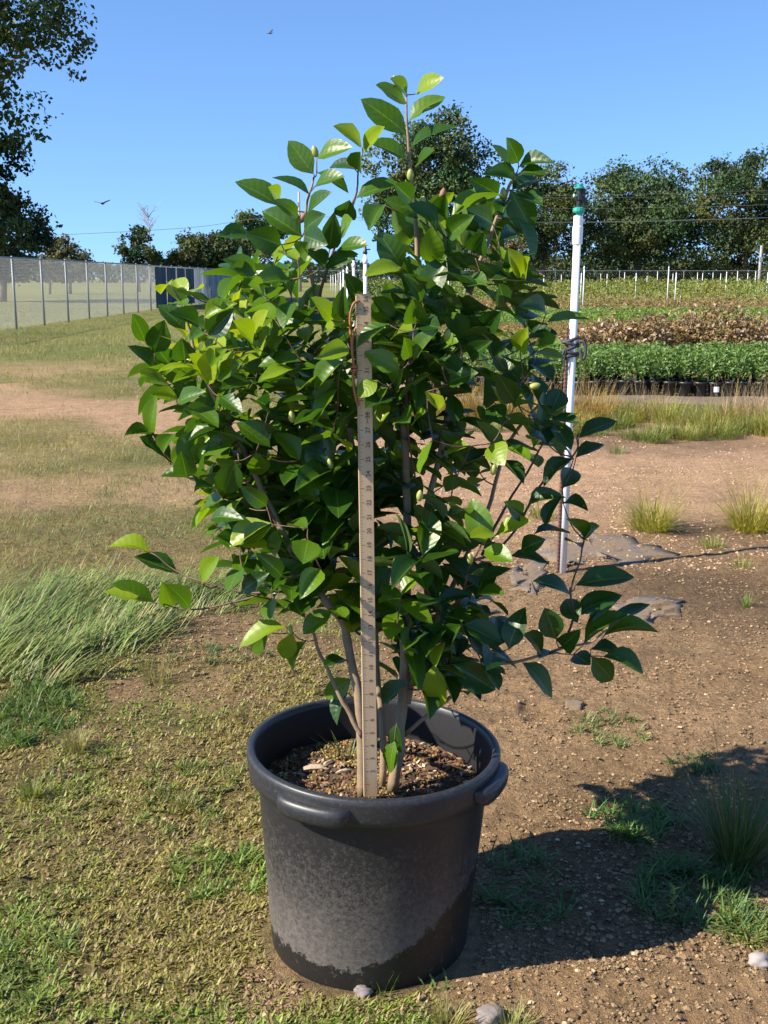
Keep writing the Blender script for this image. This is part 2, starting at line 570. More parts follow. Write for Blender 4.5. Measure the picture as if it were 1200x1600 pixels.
def tx(px, Y): return (px - 600) / F_PX * Y * 0.985
def th(py, Y): return CAM_H + (HORIZON - py) / F_PX * Y


tree('oak_tree', 'huge dark spreading oak behind the chain link fence, reaching above the picture', -25.2, 62, 25, 8.6, 5.5, 0.30, 52000, 101, OAK * 0.85, lobes=90, gap=0.22, trunk_r=0.7)
tree('oak_tree', 'low dark oak standing under the huge oak, its crown down to the fence rail', -22.0, 64, th(285, 64), 3.8, 1.2, 0.26, 9000, 102, OAK * 0.8, lobes=24, gap=0.28)
tree('oak_tree', 'tall round oak with sky gaps right behind the potted camellia', tx(676, 95), 95, th(185, 95), 5.9, 2.2, 0.30, 30000, 103, OAK * 1.1, lobes=80, gap=0.25)
tree('oak_tree', 'slim oak standing directly behind the white sprinkler riser', tx(845, 150), 150, th(250, 150), 6.6, 0.8, 0.42, 19000, 104, OAK, GR, lobes=44, gap=0.2)
tree('oak_tree', 'broad domed oak, widest of the trees behind the nursery rows', tx(990, 155), 155, th(252, 155), 10.2, 0.6, 0.42, 32000, 105, OAK * 1.05, GR, lobes=76, gap=0.18)
tree('oak_tree', 'wide dark oak beside the broad domed oak with small sky gaps', tx(1155, 150), 150, th(244, 150), 9.4, 0.6, 0.42, 26000, 106, OAK * 0.9, GR, lobes=64, gap=0.24)
tree('oak_tree', 'oak at the end of the tree row past the wide dark oak', tx(1290, 158), 158, th(262, 158), 9.0, 1.5, 0.6, 9000, 107, OAK * 0.9, GR, lobes=36, gap=0.22)
tree('broadleaf_tree', 'reddish brown low tree below the crown of the tall round oak', tx(775, 120), 120, th(375, 120), 3.2, 0.2, 0.4, 3500, 108, (0.12, 0.085, 0.035), lobes=16)
tree('broadleaf_tree', 'small pale olive tree rising over the chain link fence by the oak', tx(112, 96), 96, th(368, 96), 2.3, 0.6, 0.28, 3800, 109, (0.13, 0.125, 0.06), lobes=18, gap=0.3)
tree('broadleaf_tree', 'yellowish low bush tree between the oak and the olive tree', tx(80, 94), 94, th(386, 94), 1.6, 0.3, 0.28, 2000, 110, (0.13, 0.12, 0.04), lobes=12, gap=0.25)
tree('broadleaf_tree', 'small round dark tree beside the bare dead tree', tx(219, 110), 110, th(358, 110), 2.3, 2.0, 0.3, 4200, 111, OAK * 0.75, lobes=20, gap=0.25, trunk_r=0.2)
tree('broadleaf_tree', 'dense dark green tree behind the grey fence screen', tx(335, 115), 115, th(350, 115), 4.2, 1.0, 0.4, 7500, 112, OAK * 0.85, lobes=28, gap=0.2)
tree('broadleaf_tree', 'low rounded tree next to the dense dark tree, behind the blue screen', tx(288, 112), 112, th(388, 112), 2.3, 0.3, 0.36, 2800, 113, OAK * 0.9, lobes=14, gap=0.2)
tree('broadleaf_tree', 'far pale green tree showing above the dense dark tree', tx(405, 170), 170, th(328, 170), 4.6, 3.0, 0.5, 5000, 114, OAK * 1.3, lobes=22, gap=0.28)


def dead_tree():
    Y = 118; X = tx(238, Y)
    t = thing('dead_tree', (X, Y, 0), 'bare grey dead tree with thin branches above the small round tree', 'tree')
    rs = np.random.default_rng(31); mb = MB()
    H = th(328, Y)
    tube(mb, [(0, 0, -0.1), (0.1, 0, H * 0.5), (0, 0, H)], [0.13, 0.09, 0.02], 6)
    mb.build('trunk', M['dead'], t)
    for i in range(14):
        z = rs.uniform(0.5, 0.9) * H; a = rs.choice([-1, 1]); L = rs.uniform(0.8, 2.0)
        mb = MB()
        p1 = np.array([a * L * 0.55, rs.normal() * 0.4, z + L * 0.75]); p0 = np.array([0.05, 0, z])
        tube(mb, [p0, (p0 + p1) / 2 + [0, 0, 0.1], p1], [0.05, 0.035, 0.015], 4)
        for k in range(3):
            q = p0 + (p1 - p0) * rs.uniform(0.4, 0.9); e = q + np.array([rs.normal() * 0.4, rs.normal() * 0.3, rs.uniform(0.2, 0.7)])
            tube(mb, [q, e], [0.022, 0.01], 3)
        mb.build('branch', M['dead'], t)


M['dead'] = plain('dead_wood', (0.33, 0.30, 0.28), 0.9, 0.2, 4)
dead_tree()


def far_woods():
    rs = np.random.default_rng(5)
    mb = MB()
    N = 26000
    x = rs.uniform(-330, 330, N); y = 330 + rs.uniform(0, 40, N)
    top = 1.33 + 1.6 + 5.0 * fbm(x * 0.03, 0 * x, 61) + 2.0 * vn(x * 0.25, 0 * x, 62)
    z = top * rs.uniform(0, 1, N) ** 0.7
    leafcloud(mb, np.stack([x, y, z], -1), rs.uniform(1.0, 2.2, N), np.array([0.05, 0.08, 0.045]) * rs.uniform(0.6, 1.3, (N, 1)), None, 0.7, rs)
    tag(mb.build('far_woods', M['tree']), 'low band of distant woods along the horizon', 'woods', kind='stuff')
    # shrubs set behind the oaks, coloured dark as the shade under their crowns
    mb = MB(); N = 24000
    x = rs.uniform(8, 95, N); y = 172 + rs.uniform(-6, 6, N)
    top = 1.5 + 7.0 * fbm(x * 0.16, 0 * x, 63) ** 1.3
    z = top * rs.uniform(0, 1, N)
    cc = (np.array([0.042, 0.068, 0.026]) + np.array([0.02, 0.008, 0.0]) * vn(x * 0.2, z, 64)[:, None]) * rs.uniform(0.6, 1.4, (N, 1))
    leafcloud(mb, np.stack([x, y, z], -1), rs.uniform(0.35, 0.75, N), cc, None, 0.7, rs)
    tag(mb.build('undergrowth', M['tree']), 'tangled undergrowth coloured dark as the shade below the row of oaks behind the wire fence', 'undergrowth', kind='stuff')


far_woods()


# ---------------------------------------------------------------- chain link fences
def chain_fence(p0, p1, H, step, label, mesh_s, wire_r, screens=(), post_r=0.03):
    p0, p1 = np.array(p0, float), np.array(p1, float)
    L = np.linalg.norm(p1 - p0); d = (p1 - p0) / L
    t = thing('chain_link_fence', (p0[0], p0[1], 0), label, 'fence')
    n = int(L / step)
    pm = MB(); tube(pm, [(0, 0, -0.1), (0, 0, H)], [post_r, post_r], 8); lathe(pm, [(0, H + 0.05), (post_r * 1.2, H + 0.02), (post_r * 1.3, H - 0.02)], 8)
    me = pm.mesh('post', M['galv'], True)
    for i in range(n + 1):
        q = d * (i * step)
        link('post', me, t, (q[0], q[1], 0))
    e = d * (n * step)
    mb = MB(); tube(mb, [(0, 0, H), (e[0], e[1], H)], [0.022, 0.022], 6); mb.build('top_rail', M['galv'], t)
    # woven wires: two families of slanting wires
    mb = MB(); Le = n * step; hh = H - 0.06; nn = int((Le + hh) / mesh_s)
    s = np.arange(nn) * mesh_s - hh
    off = np.array([-d[1], d[0]]) * 0.033
    for sign in (1, -1):
        a0 = np.clip(s, 0, Le); a1 = np.clip(s + hh, 0, Le)
        z0 = 0.04 + (a0 - s); z1 = 0.04 + (a1 - s)
        if sign < 0: z0, z1 = H + 0.0 - z0, H + 0.0 - z1
        A = np.stack([off[0] * sign + d[0] * a0, off[1] * sign + d[1] * a0, z0], -1)
        B = np.stack([off[0] * sign + d[0] * a1, off[1] * sign + d[1] * a1, z1], -1)
        w = np.array([0, 0, 1.0]) * wire_r; w2 = np.array([off[0], off[1], 0]) / 0.033 * wire_r
        V = np.stack([A - w, A + w2, A + w * 0.9 - w2, B - w, B + w2, B + w * 0.9 - w2], 1)
        o = (np.arange(nn) * 6)[:, None]
        q = np.concatenate([o + np.array(k) for k in ((0, 1, 4, 3), (1, 2, 5, 4), (2, 0, 3, 5))])
        mb.add(V.reshape(-1, 3), q)
    tag(mb.build('wire_mesh', M['wire'], t), kind='stuff')
    for (a, b, mname, mt) in screens:
        k = int((b - a) / step + 0.5)
        for i in range(k):
            x0, x1 = a + i * step + 0.03, a + (i + 1) * step - 0.03
            mb = MB(); m_ = 9
            uu = np.linspace(x0, x1, m_)
            sag = 0.05 + 0.03 * np.sin(np.linspace(0, 3 * math.pi, m_) + i)
            nx, ny = -d[1], d[0]
            V = []
            for th_ in (0, 0.004):
                for z in (0.08, H * 0.5, H - 0.05):
                    V.append(np.stack([d[0] * uu - nx * (sag + th_), d[1] * uu - ny * (sag + th_), np.full(m_, z)], -1))
            V = np.concatenate(V); q = []
            for lay in (0, 1):
                for r in range(2):
                    for c in range(m_ - 1):
                        a_ = lay * 3 * m_ + r * m_ + c
                        q.append((a_, a_ + 1, a_ + m_ + 1, a_ + m_))
            mb.add(V, q, None, (0.50, 0.52, 0.54)); mb.build(mname, mt, t)
    return t


M['blue_screen'] = plain('blue_screen', (0.028, 0.055, 0.085), 0.8, 0.3, 2)
M['grey_screen'] = veg('grey_screen', 0.5, 0.7, 0.2, var=0.1, scale=2)
FX = -9.6
chain_fence((FX, 21.6), (FX, 76.8), 1.83, 2.4, 'long chain link fence on the lawn with blue and grey screen panels', 0.075, 0.0024,
            [(46.4 - 21.6, 46.4 - 21.6 + 9.6, 'blue_screen', M['blue_screen']), (46.4 - 21.6 + 9.6, 46.4 - 21.6 + 28.8, 'grey_screen', M['grey_screen'])])
chain_fence((-8, 104), (70, 104), 2.0, 6.0, 'low far wire fence running along the back of the nursery field', 0.25, 0.004, (), 0.022)


# ---------------------------------------------------------------- utility poles and wires
def pole(px, top, Y, label):
    H = th(top, Y)
    t = thing('utility_pole', (tx(px, Y), Y, 0), label, 'pole')
    mb = MB(); tube(mb, [(0, 0, -0.3), (0, 0, H)], [0.16, 0.11], 10); mb.build('shaft', M['dead'], t, True)
    mb = MB(); box(mb, (0, -0.15, H - 1.2), (0.22, 0.2, 0.4)); mb.build('insulator', M['galv'], t)
    return tx(px, Y), H


pole(470, 308, 112, 'weathered wooden utility pole rising behind the camellia top')
pole(1182, 386, 100, 'short thin utility pole by the far wire fence')


M['cable'] = plain('grey_cable', (0.13, 0.135, 0.14), 0.5, 0.1, 1)


def cable(pts, label, r=0.016):
    mb = MB(); tube(mb, smooth_path(pts, 6), r, 4); tag(mb.build("power_line", M["cable"]), label, 'wire')


Y_ = 112.3
cable([(tx(-400, Y_), Y_, th(392, Y_)), (tx(70, Y_), Y_, th(372, Y_)), (tx(300, Y_), Y_, th(360, Y_)), (tx(470, Y_), Y_, th(344, Y_)), (tx(900, Y_), Y_, th(352, Y_)), (tx(1700, Y_), Y_, th(330, Y_))], 'single thin power line over the fence and behind the camellia', 0.022)
for k, (a, b) in enumerate([(313, 305), (316, 311), (332, 326), (353, 345)]):
    cable([(tx(560, 98), 98, th(a - 4, 98)), (tx(800, 98), 98, th(a, 98)), (tx(1000, 98), 98, th((a + b) / 2 + 2, 98)), (tx(1200, 98), 98, th(b, 98)), (tx(1700, 98), 98, th(b - 18, 98))],
          ['topmost of the power lines crossing in front of the oaks', 'second power line, close under the topmost, before the oaks', 'third power line down, crossing in front of the oaks', 'lowest power line crossing in front of the oaks'][k], 0.012)


# ---------------------------------------------------------------- birds
def bird(px, py, Y, heading, span, label, roll):
    p = at(px, py, Y)
    t = thing('bird', tuple(p), label, 'bird')
    t.rotation_euler = (0, roll, heading)
    mb = MB()
    n = 9
    y = np.linspace(-0.32, 0.34, n); r = np.array([0.01, 0.05, 0.08, 0.095, 0.1, 0.09, 0.06, 0.05, 0.012]) * span / 1.5
    tube(mb, np.stack([0 * y, y * span / 1.5, 0.02 * np.sin(y * 3)], -1), r, 8)
    V = [(-0.03, -0.25, 0), (0.03, -0.25, 0), (0.1, -0.5, 0), (-0.1, -0.5, 0)]
    V = np.array(V) * span / 1.5
    mb.add(np.concatenate([V, V + [0, 0, 0.012]]), [(0, 1, 2, 3), (7, 6, 5, 4), (0, 4, 5, 1), (2, 6, 7, 3), (1, 5, 6, 2), (0, 3, 7, 4)])
    mb.build('body', M['bird'], t, True)
    for s in (-1, 1):
        mb = MB()
        xs = np.linspace(0.04, 0.5, 8) * span
        zs = 0.16 * span * (xs / (0.5 * span)) ** 0.8
        lead = np.array([0.10, 0.13, 0.14, 0.13, 0.11, 0.09, 0.06, 0.02]) * span; trail = np.array([-0.09, -0.11, -0.12, -0.12, -0.11, -0.10, -0.08, -0.02]) * span
        V = np.concatenate([np.stack([s * xs, lead, zs], -1), np.stack([s * xs, (lead + trail) / 2, zs + 0.012 * span], -1), np.stack([s * xs, trail, zs - 0.006], -1)])
        V2 = V - [0, 0, 0.02]
        q = []
        for k in range(7):
            for r_ in (0, 8):
                q += [(r_ + k, r_ + k + 1, r_ + 9 + k, r_ + 8 + k), (24 + r_ + k, 24 + r_ + 8 + k, 24 + r_ + 9 + k, 24 + r_ + k + 1)]
            q += [(k, 24 + k, 25 + k, k + 1), (16 + k, 17 + k, 41 + k, 40 + k)]
        mb.add(np.concatenate([V, V2]), q); mb.build('wing', M['bird'], t)


M['bird'] = plain('dark_feathers', (0.03, 0.028, 0.026), 0.8, 0.2, 10)
bird(160, 318, 100, math.radians(170), 1.55, 'dark soaring bird with raised wings low over the chain link fence', 0.08)
bird(422, 52, 130, math.radians(60), 1.3, 'small dark bird gliding high in the open sky', -0.5)


# ---------------------------------------------------------------- nursery field
M['leafbed'] = veg('nursery_leaf', 0.3, 0.45, 0.4, var=0.3, scale=9)


def bush_mesh(seed, n, w, h, z0, size, col, var=0.35, pink=0):
    rs = np.random.default_rng(seed); mb = MB()
    p = rs.normal(size=(n, 3)); p /= np.linalg.norm(p, axis=1, keepdims=True)
    r = rs.uniform(0.1, 1, n) ** 0.4 * (0.65 + 0.6 * vn(p[:, 0] * 2.5, p[:, 2] * 2.5 + p[:, 1] * 2, seed))
    pos = p * r[:, None] * np.array([w, w, h / 2]) + [0, 0, z0 + h / 2]
    pos = pos[pos[:, 2] > 0.02]
    c = np.asarray(col) * rs.uniform(1 - var, 1 + var, (len(pos), 1))
    if pink:
        k = (rs.uniform(size=len(pos)) < pink) & (pos[:, 2] > z0 + h * 0.45)
        c[k] = np.array([0.42, 0.30, 0.26]) * rs.uniform(0.7, 1.2, (k.sum(), 1))
    leafcloud(mb, pos, size * rs.uniform(0.6, 1.3, len(pos)), c, p[:len(pos)] + [0, 0, 0.6], 0.55, rs)
    return mb


def potted_row():
    pot = MB(); lathe(pot, [(0.0, 0.004), (0.062, 0.0), (0.066, 0.012), (0.076, 0.15), (0.083, 0.152), (0.084, 0.175), (0.078, 0.177), (0.072, 0.15), (0.0, 0.148)], 16)
    pme = pot.mesh('pot', M['black_plastic'], True)
    rs = np.random.default_rng(77)
    fol = []
    for s in range(5):
        mb = bush_mesh(200 + s, 170, 0.105, 0.28, 0.17, 0.045, (0.125, 0.205, 0.05))
        fol.append(mb.mesh('foliage', M['leafbed']))
    x = 0.35; k = 0
    while x < 5.4:
        y = 12.25 + rs.normal() * 0.025
        white = abs(x - tx(1117, 12.2)) < 0.08
        p = thing('potted_plant', (x, y, float(gz(x, y)) + 0.006),
                  'green plant in a black pot with a white tag at the front of the bed' if white else 'green leafy plant in a black nursery pot in the front row of the bed',
                  'potted plant', None if white else 'potted plants along the front of the bed')
        p.rotation_euler = (0, 0, rs.uniform(0, 6.28)) if not white else (0, 0, 0)
        link('pot', pme, p)
        f = link('foliage', fol[k % 5], p); f.scale = (1, 1, rs.uniform(0.85, 1.15))
        if white:
            mb = MB(); a = np.linspace(-2.0, -1.3, 5)
            V = np.concatenate([np.stack([0.083 * np.cos(a), 0.083 * np.sin(a), np.full(5, z)], -1) for z in (0.07, 0.13)])
            V = np.concatenate([V, V * [1.03, 1.03, 1]])
            mb.add(V, [(i, i + 1, i + 6, i + 5) for i in range(4)] + [(10 + i, 15 + i, 16 + i, 11 + i) for i in range(4)]); mb.build('tag', M['pvc'], p)
        x += 0.168 + rs.uniform(-0.008, 0.01); k += 1
    mb = MB()
    for r in range(1, 12):
        N = 3600
        X = rs.uniform(0.1, 6.2, N); Y = 12.3 + r * 0.17 + rs.normal(size=N) * 0.05
        z = 0.2 + 0.27 * rs.uniform(0, 1, N) ** 0.6 * (0.75 + 0.5 * vn(X * 4, Y * 4, 71))
        leafcloud(mb, np.stack([X, Y, z], -1), rs.uniform(0.03, 0.065, N), np.array([0.125, 0.205, 0.05]) * rs.uniform(0.6, 1.4, (N, 1)), np.tile([0, -0.3, 0.8], (N, 1)), 0.55, rs)
    for X in rs.uniform(0.3, 6, 90):
        yy = rs.uniform(12.5, 14.1); lathe_pot = np.array([X, yy, 0])
        m2 = MB(); lathe(m2, [(0.064, 0.006), (0.08, 0.175), (0.07, 0.16), (0.0, 0.15)], 8)
        mb.add(np.concatenate(m2.v) + lathe_pot, np.concatenate(m2.q), None, (0.01, 0.01, 0.011))
    tag(mb.build('plant_bed', M['leafbed']), 'dense bed of leafy green plants behind the front row of black pots', 'plant bed', kind='stuff')
    # weed fabric below the pots
    sheet('weed_fabric', [(x_, 11.55 + 0.08 * math.sin(x_ * 3)) for x_ in np.linspace(0.4, 7, 12)] + [(x_, 14.6) for x_ in np.linspace(7, -0.2, 8)], 0.02, 'grey weed fabric spread under the potted plants', 'ground cloth')


def sheet(name, outline, z, label, cat, wob=0.004, mat='fabric'):
    """thin cloth lying on the ground, outline in ground metres"""
    P = np.array(outline, float); c = P.mean(0)
    Q = []
    for i in range(len(P)):
        a_, b_ = P[i], P[(i + 1) % len(P)]; L_ = np.linalg.norm(b_ - a_)
        for k in range(5):
            q_ = a_ + (b_ - a_) * k / 5
            s_ = 9 / max(0.15, L_); Q.append(q_ + (np.array([vn(q_[0] * s_, q_[1] * s_, 83), vn(q_[0] * s_, q_[1] * s_, 84)]) - 0.5) * min(0.35 * L_, 0.12))
    P = np.array(Q)
    V, q, t = [], [], []
    n = len(P)
    rings = [0.0, 0.4, 0.75, 1.0]
    for r in rings[1:]:
        for p in P:
            x, y = c + (p - c) * r
            V.append((x, y, (float(fbm(np.float64(x * 1.1), np.float64(y * 1.1), 21, 3)) - 0.5) * 0.05 + z + wob * (float(vn(x * 9, y * 9, 81)) - 0.5)))
    V.append((c[0], c[1], (float(fbm(np.float64(c[0] * 1.1), np.float64(c[1] * 1.1), 21, 3)) - 0.5) * 0.05 + z))
    for k in range(len(rings) - 2):
        for i in range(n):
            q.append((k * n + i, k * n + (i + 1) % n, (k + 1) * n + (i + 1) % n, (k + 1) * n + i))
    for i in range(n): t.append((len(V) - 1, (i + 1) % n, i)); 
    V = np.array(V); k0 = (len(rings) - 2) * n
    e = V[k0:k0 + n].copy(); e[:, 2] -= z + 0.02
    b = len(V)
    for i in range(n): q.append((k0 + i, k0 + (i + 1) % n, b + (i + 1) % n, b + i))
    mb = MB().add(np.concatenate([V, e]), q, t)
    return tag(mb.build(name, M[mat], None, True), label, cat)


potted_row()

# faded hydrangea-like shrubs behind the bed
rs = np.random.default_rng(88)
for i, (px, Y, h, w) in enumerate([(905, 15.6, 0.62, 0.42), (955, 16.0, 0.78, 0.5), (1010, 15.8, 0.82, 0.5), (1062, 16.2, 0.86, 0.52), (1118, 16.0, 1.0, 0.56), (1175, 15.7, 0.84, 0.5), (1232, 16.1, 0.86, 0.5), (850, 16.3, 0.5, 0.42)]):
    mb = bush_mesh(300 + i, 1500, w, h * 0.95, 0.05, 0.075, (0.25, 0.17, 0.08) if i < 7 else (0.25, 0.2, 0.08), 0.4, 0.16 if px > 900 else 0)
    t = thing('shrub', (tx(px, Y), Y, 0), 'brown fading shrub with dusty pink flower heads behind the green bed' if i < 7 else 'low tan dried shrub at the end of the row of fading shrubs', 'shrub', 'fading brown shrubs behind the green bed' if i < 7 else None)
    mb.build('foliage', M['leafbed'], t)
    mb = MB(); rs2 = np.random.default_rng(i)
    for k in range(6):
        a = rs2.uniform(0, 6.28); tube(mb, [(0.03 * math.cos(a), 0.03 * math.sin(a), -0.02), (w * 0.6 * math.cos(a), w * 0.6 * math.sin(a), h * 0.75)], [0.008, 0.004], 4)
    mb.build('stems', M['bark'], t)


def field_rows():
    rs = np.random.default_rng(55)
    rows = [('low_crop', 18.5, 23, 0.42, 9000, (0.16, 0.19, 0.05), 0.07, 'low green crop rows just behind the fading shrubs'),
            ('dry_grass', 24, 30, 0.25, 7000, (0.24, 0.16, 0.07), 0.08, 'tan dried grass strip between the green crop strips'),
            ('low_crop', 31, 40, 0.42, 9000, (0.13, 0.24, 0.045), 0.1, 'bright green crop strip in the middle of the field'),
            ('dry_grass', 43, 55, 0.45, 8000, (0.24, 0.17, 0.07), 0.14, 'dry brown weed strip before the tall far weeds'),
            ('tall_weeds', 58, 98, 1.25, 22000, (0.155, 0.205, 0.045), 0.2, 'tall pale green weeds along the far wire fence')]
    for name, y0, y1, h, N, c, sz, label in rows:
        mb = MB()
        Y = rs.uniform(y0, y1, N); X = rs.uniform(-0.035, 0.42, N) * Y + rs.normal(size=N) * 0.2
        hh = h * (0.45 + 0.9 * fbm(X * 0.35, Y * 0.35, 91)) * (0.8 if name != 'tall_weeds' else 1)
        z = hh * rs.uniform(0, 1, N) ** 0.75
        cc = np.asarray(c) * rs.uniform(0.6, 1.4, (N, 1)) + np.array([0.05, 0.0, 0.0]) * (vn(X * 0.2, Y * 0.2, 92) > 0.62)[:, None]
        leafcloud(mb, np.stack([X, Y, z], -1), sz * rs.uniform(0.6, 1.5, N), cc, np.tile([0, -0.4, 0.6], (N, 1)), 0.4, rs)
        tag(mb.build(name, M['leafbed']), label, 'crops' if 'crop' in name else 'weeds', kind='stuff')


field_rows()

# small maroon shrub standing in the lane
t = thing('shrub', (tx(489, 40), 40, 0), 'small dark maroon shrub in the grass lane beside the receding white risers', 'shrub')
bush_mesh(401, 1500, 0.42, 0.85, 0.02, 0.09, (0.030, 0.010, 0.014), 0.5).build('foliage', M['leafbed'], t)
mb = MB()
for k in range(5): tube(mb, [(0, 0, -0.02), (0.2 * math.cos(k * 1.3), 0.2 * math.sin(k * 1.3), 0.6)], [0.015, 0.006], 4)
mb.build('stems', M['bark'], t)


# white risers standing in the field
def riser_mesh(H):
    mb = MB(); tube(mb, [(0, 0, -0.05), (0, 0, H - 0.06)], [0.024, 0.024], 10)
    c = MB(); lathe(c, [(0.026, H - 0.12), (0.031, H - 0.12), (0.031, H - 0.05), (0.02, H - 0.05), (0.016, H), (0.0, H)], 10)
    h = MB(); lathe(h, [(0.018, H), (0.03, H + 0.01), (0.022, H + 0.05), (0.012, H + 0.06), (0.02, H + 0.09), (0, H + 0.1)], 8)
    box(h, (0.03, 0, H + 0.06), (0.07, 0.015, 0.015))
    return mb.mesh('pipe', M['pvc'], True), c.mesh('coupling', M['pvc'], True), h.mesh('sprinkler_head', M['black_plastic'], True)


def far_riser(X, Y, H, label, group, cache={}):
    k = round(H, 1)
    if k not in cache: cache[k] = riser_mesh(k)
    t = thing('irrigation_riser', (X, Y, 0), label, 'riser', group)
    for n_, me in zip(('pipe', 'coupling', 'sprinkler_head'), cache[k]): link(n_, me, t)


for px, Y in [(571, 14), (553, 18.5), (543, 28), (537, 37), (532.5, 50), (529, 64), (525, 80), (521, 92), (517.5, 98)]:
    far_riser((px - 600) / F_PX * Y * 0.985, Y, 1.6, 'white pipe riser in the straight line receding behind the yardstick', 'risers in the line receding behind the yardstick')
for px, Y, H in [(910, 45, 1.75), (946, 77, 1.6), (991, 63, 1.6), (1041, 56, 1.9), (1053, 56.5, 1.65), (1094, 84, 1.7), (1131, 66, 1.7), (1148, 77, 1.8), (1164, 84, 1.7), (834, 66, 1.8), (848, 75, 1.5), (875, 90, 1.6), (906, 60, 1.6),
                 (973, 92, 1.8), (1008, 90, 1.5), (1048, 92, 1.7), (1024, 95, 1.9), (1176, 93, 1.9), (1122, 93, 1.7), (1086, 95, 1.8), (700, 60, 1.6), (680, 75, 1.6), (725, 66, 1.6), (1195, 70, 1.7), (1110, 96, 1.8), (936, 94, 1.7)]:
    far_riser((px - 600) / F_PX * Y * 0.985, Y, H, 'white pipe riser standing among the field weeds before the far fence', 'white risers scattered over the nursery field')


# ---------------------------------------------------------------- near sprinkler riser
def near_riser():
    b = gnd(879, 890); b[2] = float(gz(b[0], b[1]))
    Hp = 1.58
    t = thing('sprinkler_riser', tuple(b), 'tall white plastic sprinkler riser tied to a rusty bar behind the camellia', 'sprinkler')
    t.rotation_euler = (0, math.radians(0.5), 0)
    mb = MB(); tube(mb, [(0, 0, -0.1), (0, 0, Hp - 0.07)], [0.0168, 0.0168], 20); mb.build('pipe', M['pvc'], t, True)
    mb = MB(); lathe(mb, [(0.0172, Hp - 0.12), (0.0222, Hp - 0.118), (0.0222, Hp - 0.045), (0.020, Hp - 0.042), (0.020, Hp), (0.0, Hp)], 24); mb.build('coupling', M['pvc'], t)
    green = plain('green_plastic', (0.02, 0.30, 0.22), 0.35, 0.15, 30)
    h = thing('sprinkler_head', (0, 0, Hp), None, None); h.parent = t
    mb = MB(); lathe(mb, [(0, 0), (0.012, 0), (0.012, 0.012), (0.024, 0.014), (0.026, 0.02), (0.024, 0.032), (0.014, 0.036), (0, 0.036)], 12); mb.build('base_nut', green, h)
    mb = MB(); lathe(mb, [(0.010, 0.034), (0.011, 0.06), (0.016, 0.066), (0.017, 0.085), (0.012, 0.09), (0.012, 0.115), (0, 0.116)], 14)
    box(mb, (0.018, 0, 0.085), (0.014, 0.018, 0.055)); box(mb, (0.026, 0.004, 0.055), (0.012, 0.02, 0.04))
    mb.build('body', M['black_plastic'], h)
    mb = MB(); lathe(mb, [(0, 0.112), (0.022, 0.112), (0.022, 0.117), (0.013, 0.120), (0.013, 0.130), (0, 0.131)], 14); mb.build('cap', green, h)
    mb = MB(); tube(mb, [(-0.008, -0.006, 0.082), (-0.02, -0.012, 0.084), (-0.026, -0.014, 0.084)], [0.004, 0.003, 0.007], 8); mb.build('nozzle', plain('pale_green_plastic', (0.35, 0.62, 0.52), 0.4), h)
    # rebar stake with ribs
    mb = MB(); z = np.arange(-0.1, 1.11, 0.006); r = np.where(np.arange(len(z)) % 3 == 0, 0.0082, 0.0064)
    x = -0.027 + 0.004 * (1 - z / 1.1); tube(mb, np.stack([x, -0.004 + 0 * z, z], -1), r, 8); mb.build('rebar_stake', M['rust'], t)
    # strap: wraps plus a loose loop
    strap = plain('grey_black_strap', (0.04, 0.042, 0.044), 0.6, 0.5, 90)
    k = thing('tie_strap', (0, 0, 1.02), None, None); k.parent = t
    for i, (dz, tl) in enumerate([(0.035, 0.25), (0.018, -0.2), (0.0, 0.3), (-0.02, -0.15), (-0.034, 0.1)]):
        mb = MB(); a = np.linspace(0, 2 * math.pi, 17)
        P = np.stack([-0.010 + 0.034 * np.cos(a), 0.021 * np.sin(a), dz + tl * 0.05 * np.cos(a)], -1)
        tube(mb, P, 0.0065 + 0.003 * np.sin(a * 3 + i) ** 2, 6); mb.build('wrap', strap, k, True)
    mb = MB(); P = smooth_path([(0.02, -0.02, 0.03), (0.036, -0.028, 0.03), (0.047, -0.03, 0.008), (0.046, -0.03, -0.03), (0.036, -0.03, -0.047), (0.03, -0.028, -0.03), (0.024, -0.024, 0.0)], 5)
    for dy in (-0.006, 0, 0.006): tube(mb, P + [0.004, dy, 0], 0.0065, 6)
    mb.build('loop', strap, k, True)
    mb = MB(); tube(mb, smooth_path([(-0.035, -0.02, 0.0), (-0.046, -0.025, -0.03), (-0.044, -0.02, -0.07)], 4), [0.004] * 5 + [0.003] * 4, 5)
    tube(mb, smooth_path([(-0.03, -0.022, 0.0), (-0.038, -0.024, -0.05), (-0.036, -0.02, -0.10)], 4), 0.0035, 5); mb.build('loose_end', strap, k, True)


near_riser()


def px_sheet(name, pts, z, label, cat, mat='fabric', wob=0.006):
    return sheet(name, [gnd(*p)[:2] for p in pts], z, label, cat, wob, mat)


px_sheet('weed_fabric', [(842, 846), (900, 835), (985, 846), (1052, 868), (1000, 880), (930, 874), (880, 884), (848, 870)], 0.004, 'grey worn weed fabric lying at the foot of the near riser', 'ground cloth')
px_sheet('weed_fabric', [(806, 884), (842, 872), (848, 905), (838, 926), (806, 915)], 0.003, 'torn grey fabric piece in the soil below the near riser', 'ground cloth')
px_sheet('weed_fabric', [(960, 945), (1008, 930), (1075, 938), (1060, 958), (1000, 972), (975, 962)], 0.003, 'muddy grey fabric scrap on the damp soil past the lowest branch', 'ground cloth')
px_sheet('weed_fabric', [(880, 1096), (900, 1093), (914, 1098), (905, 1106), (886, 1105)], 0.006, 'small crumpled grey scrap beside the footprint in the soil', 'ground cloth')


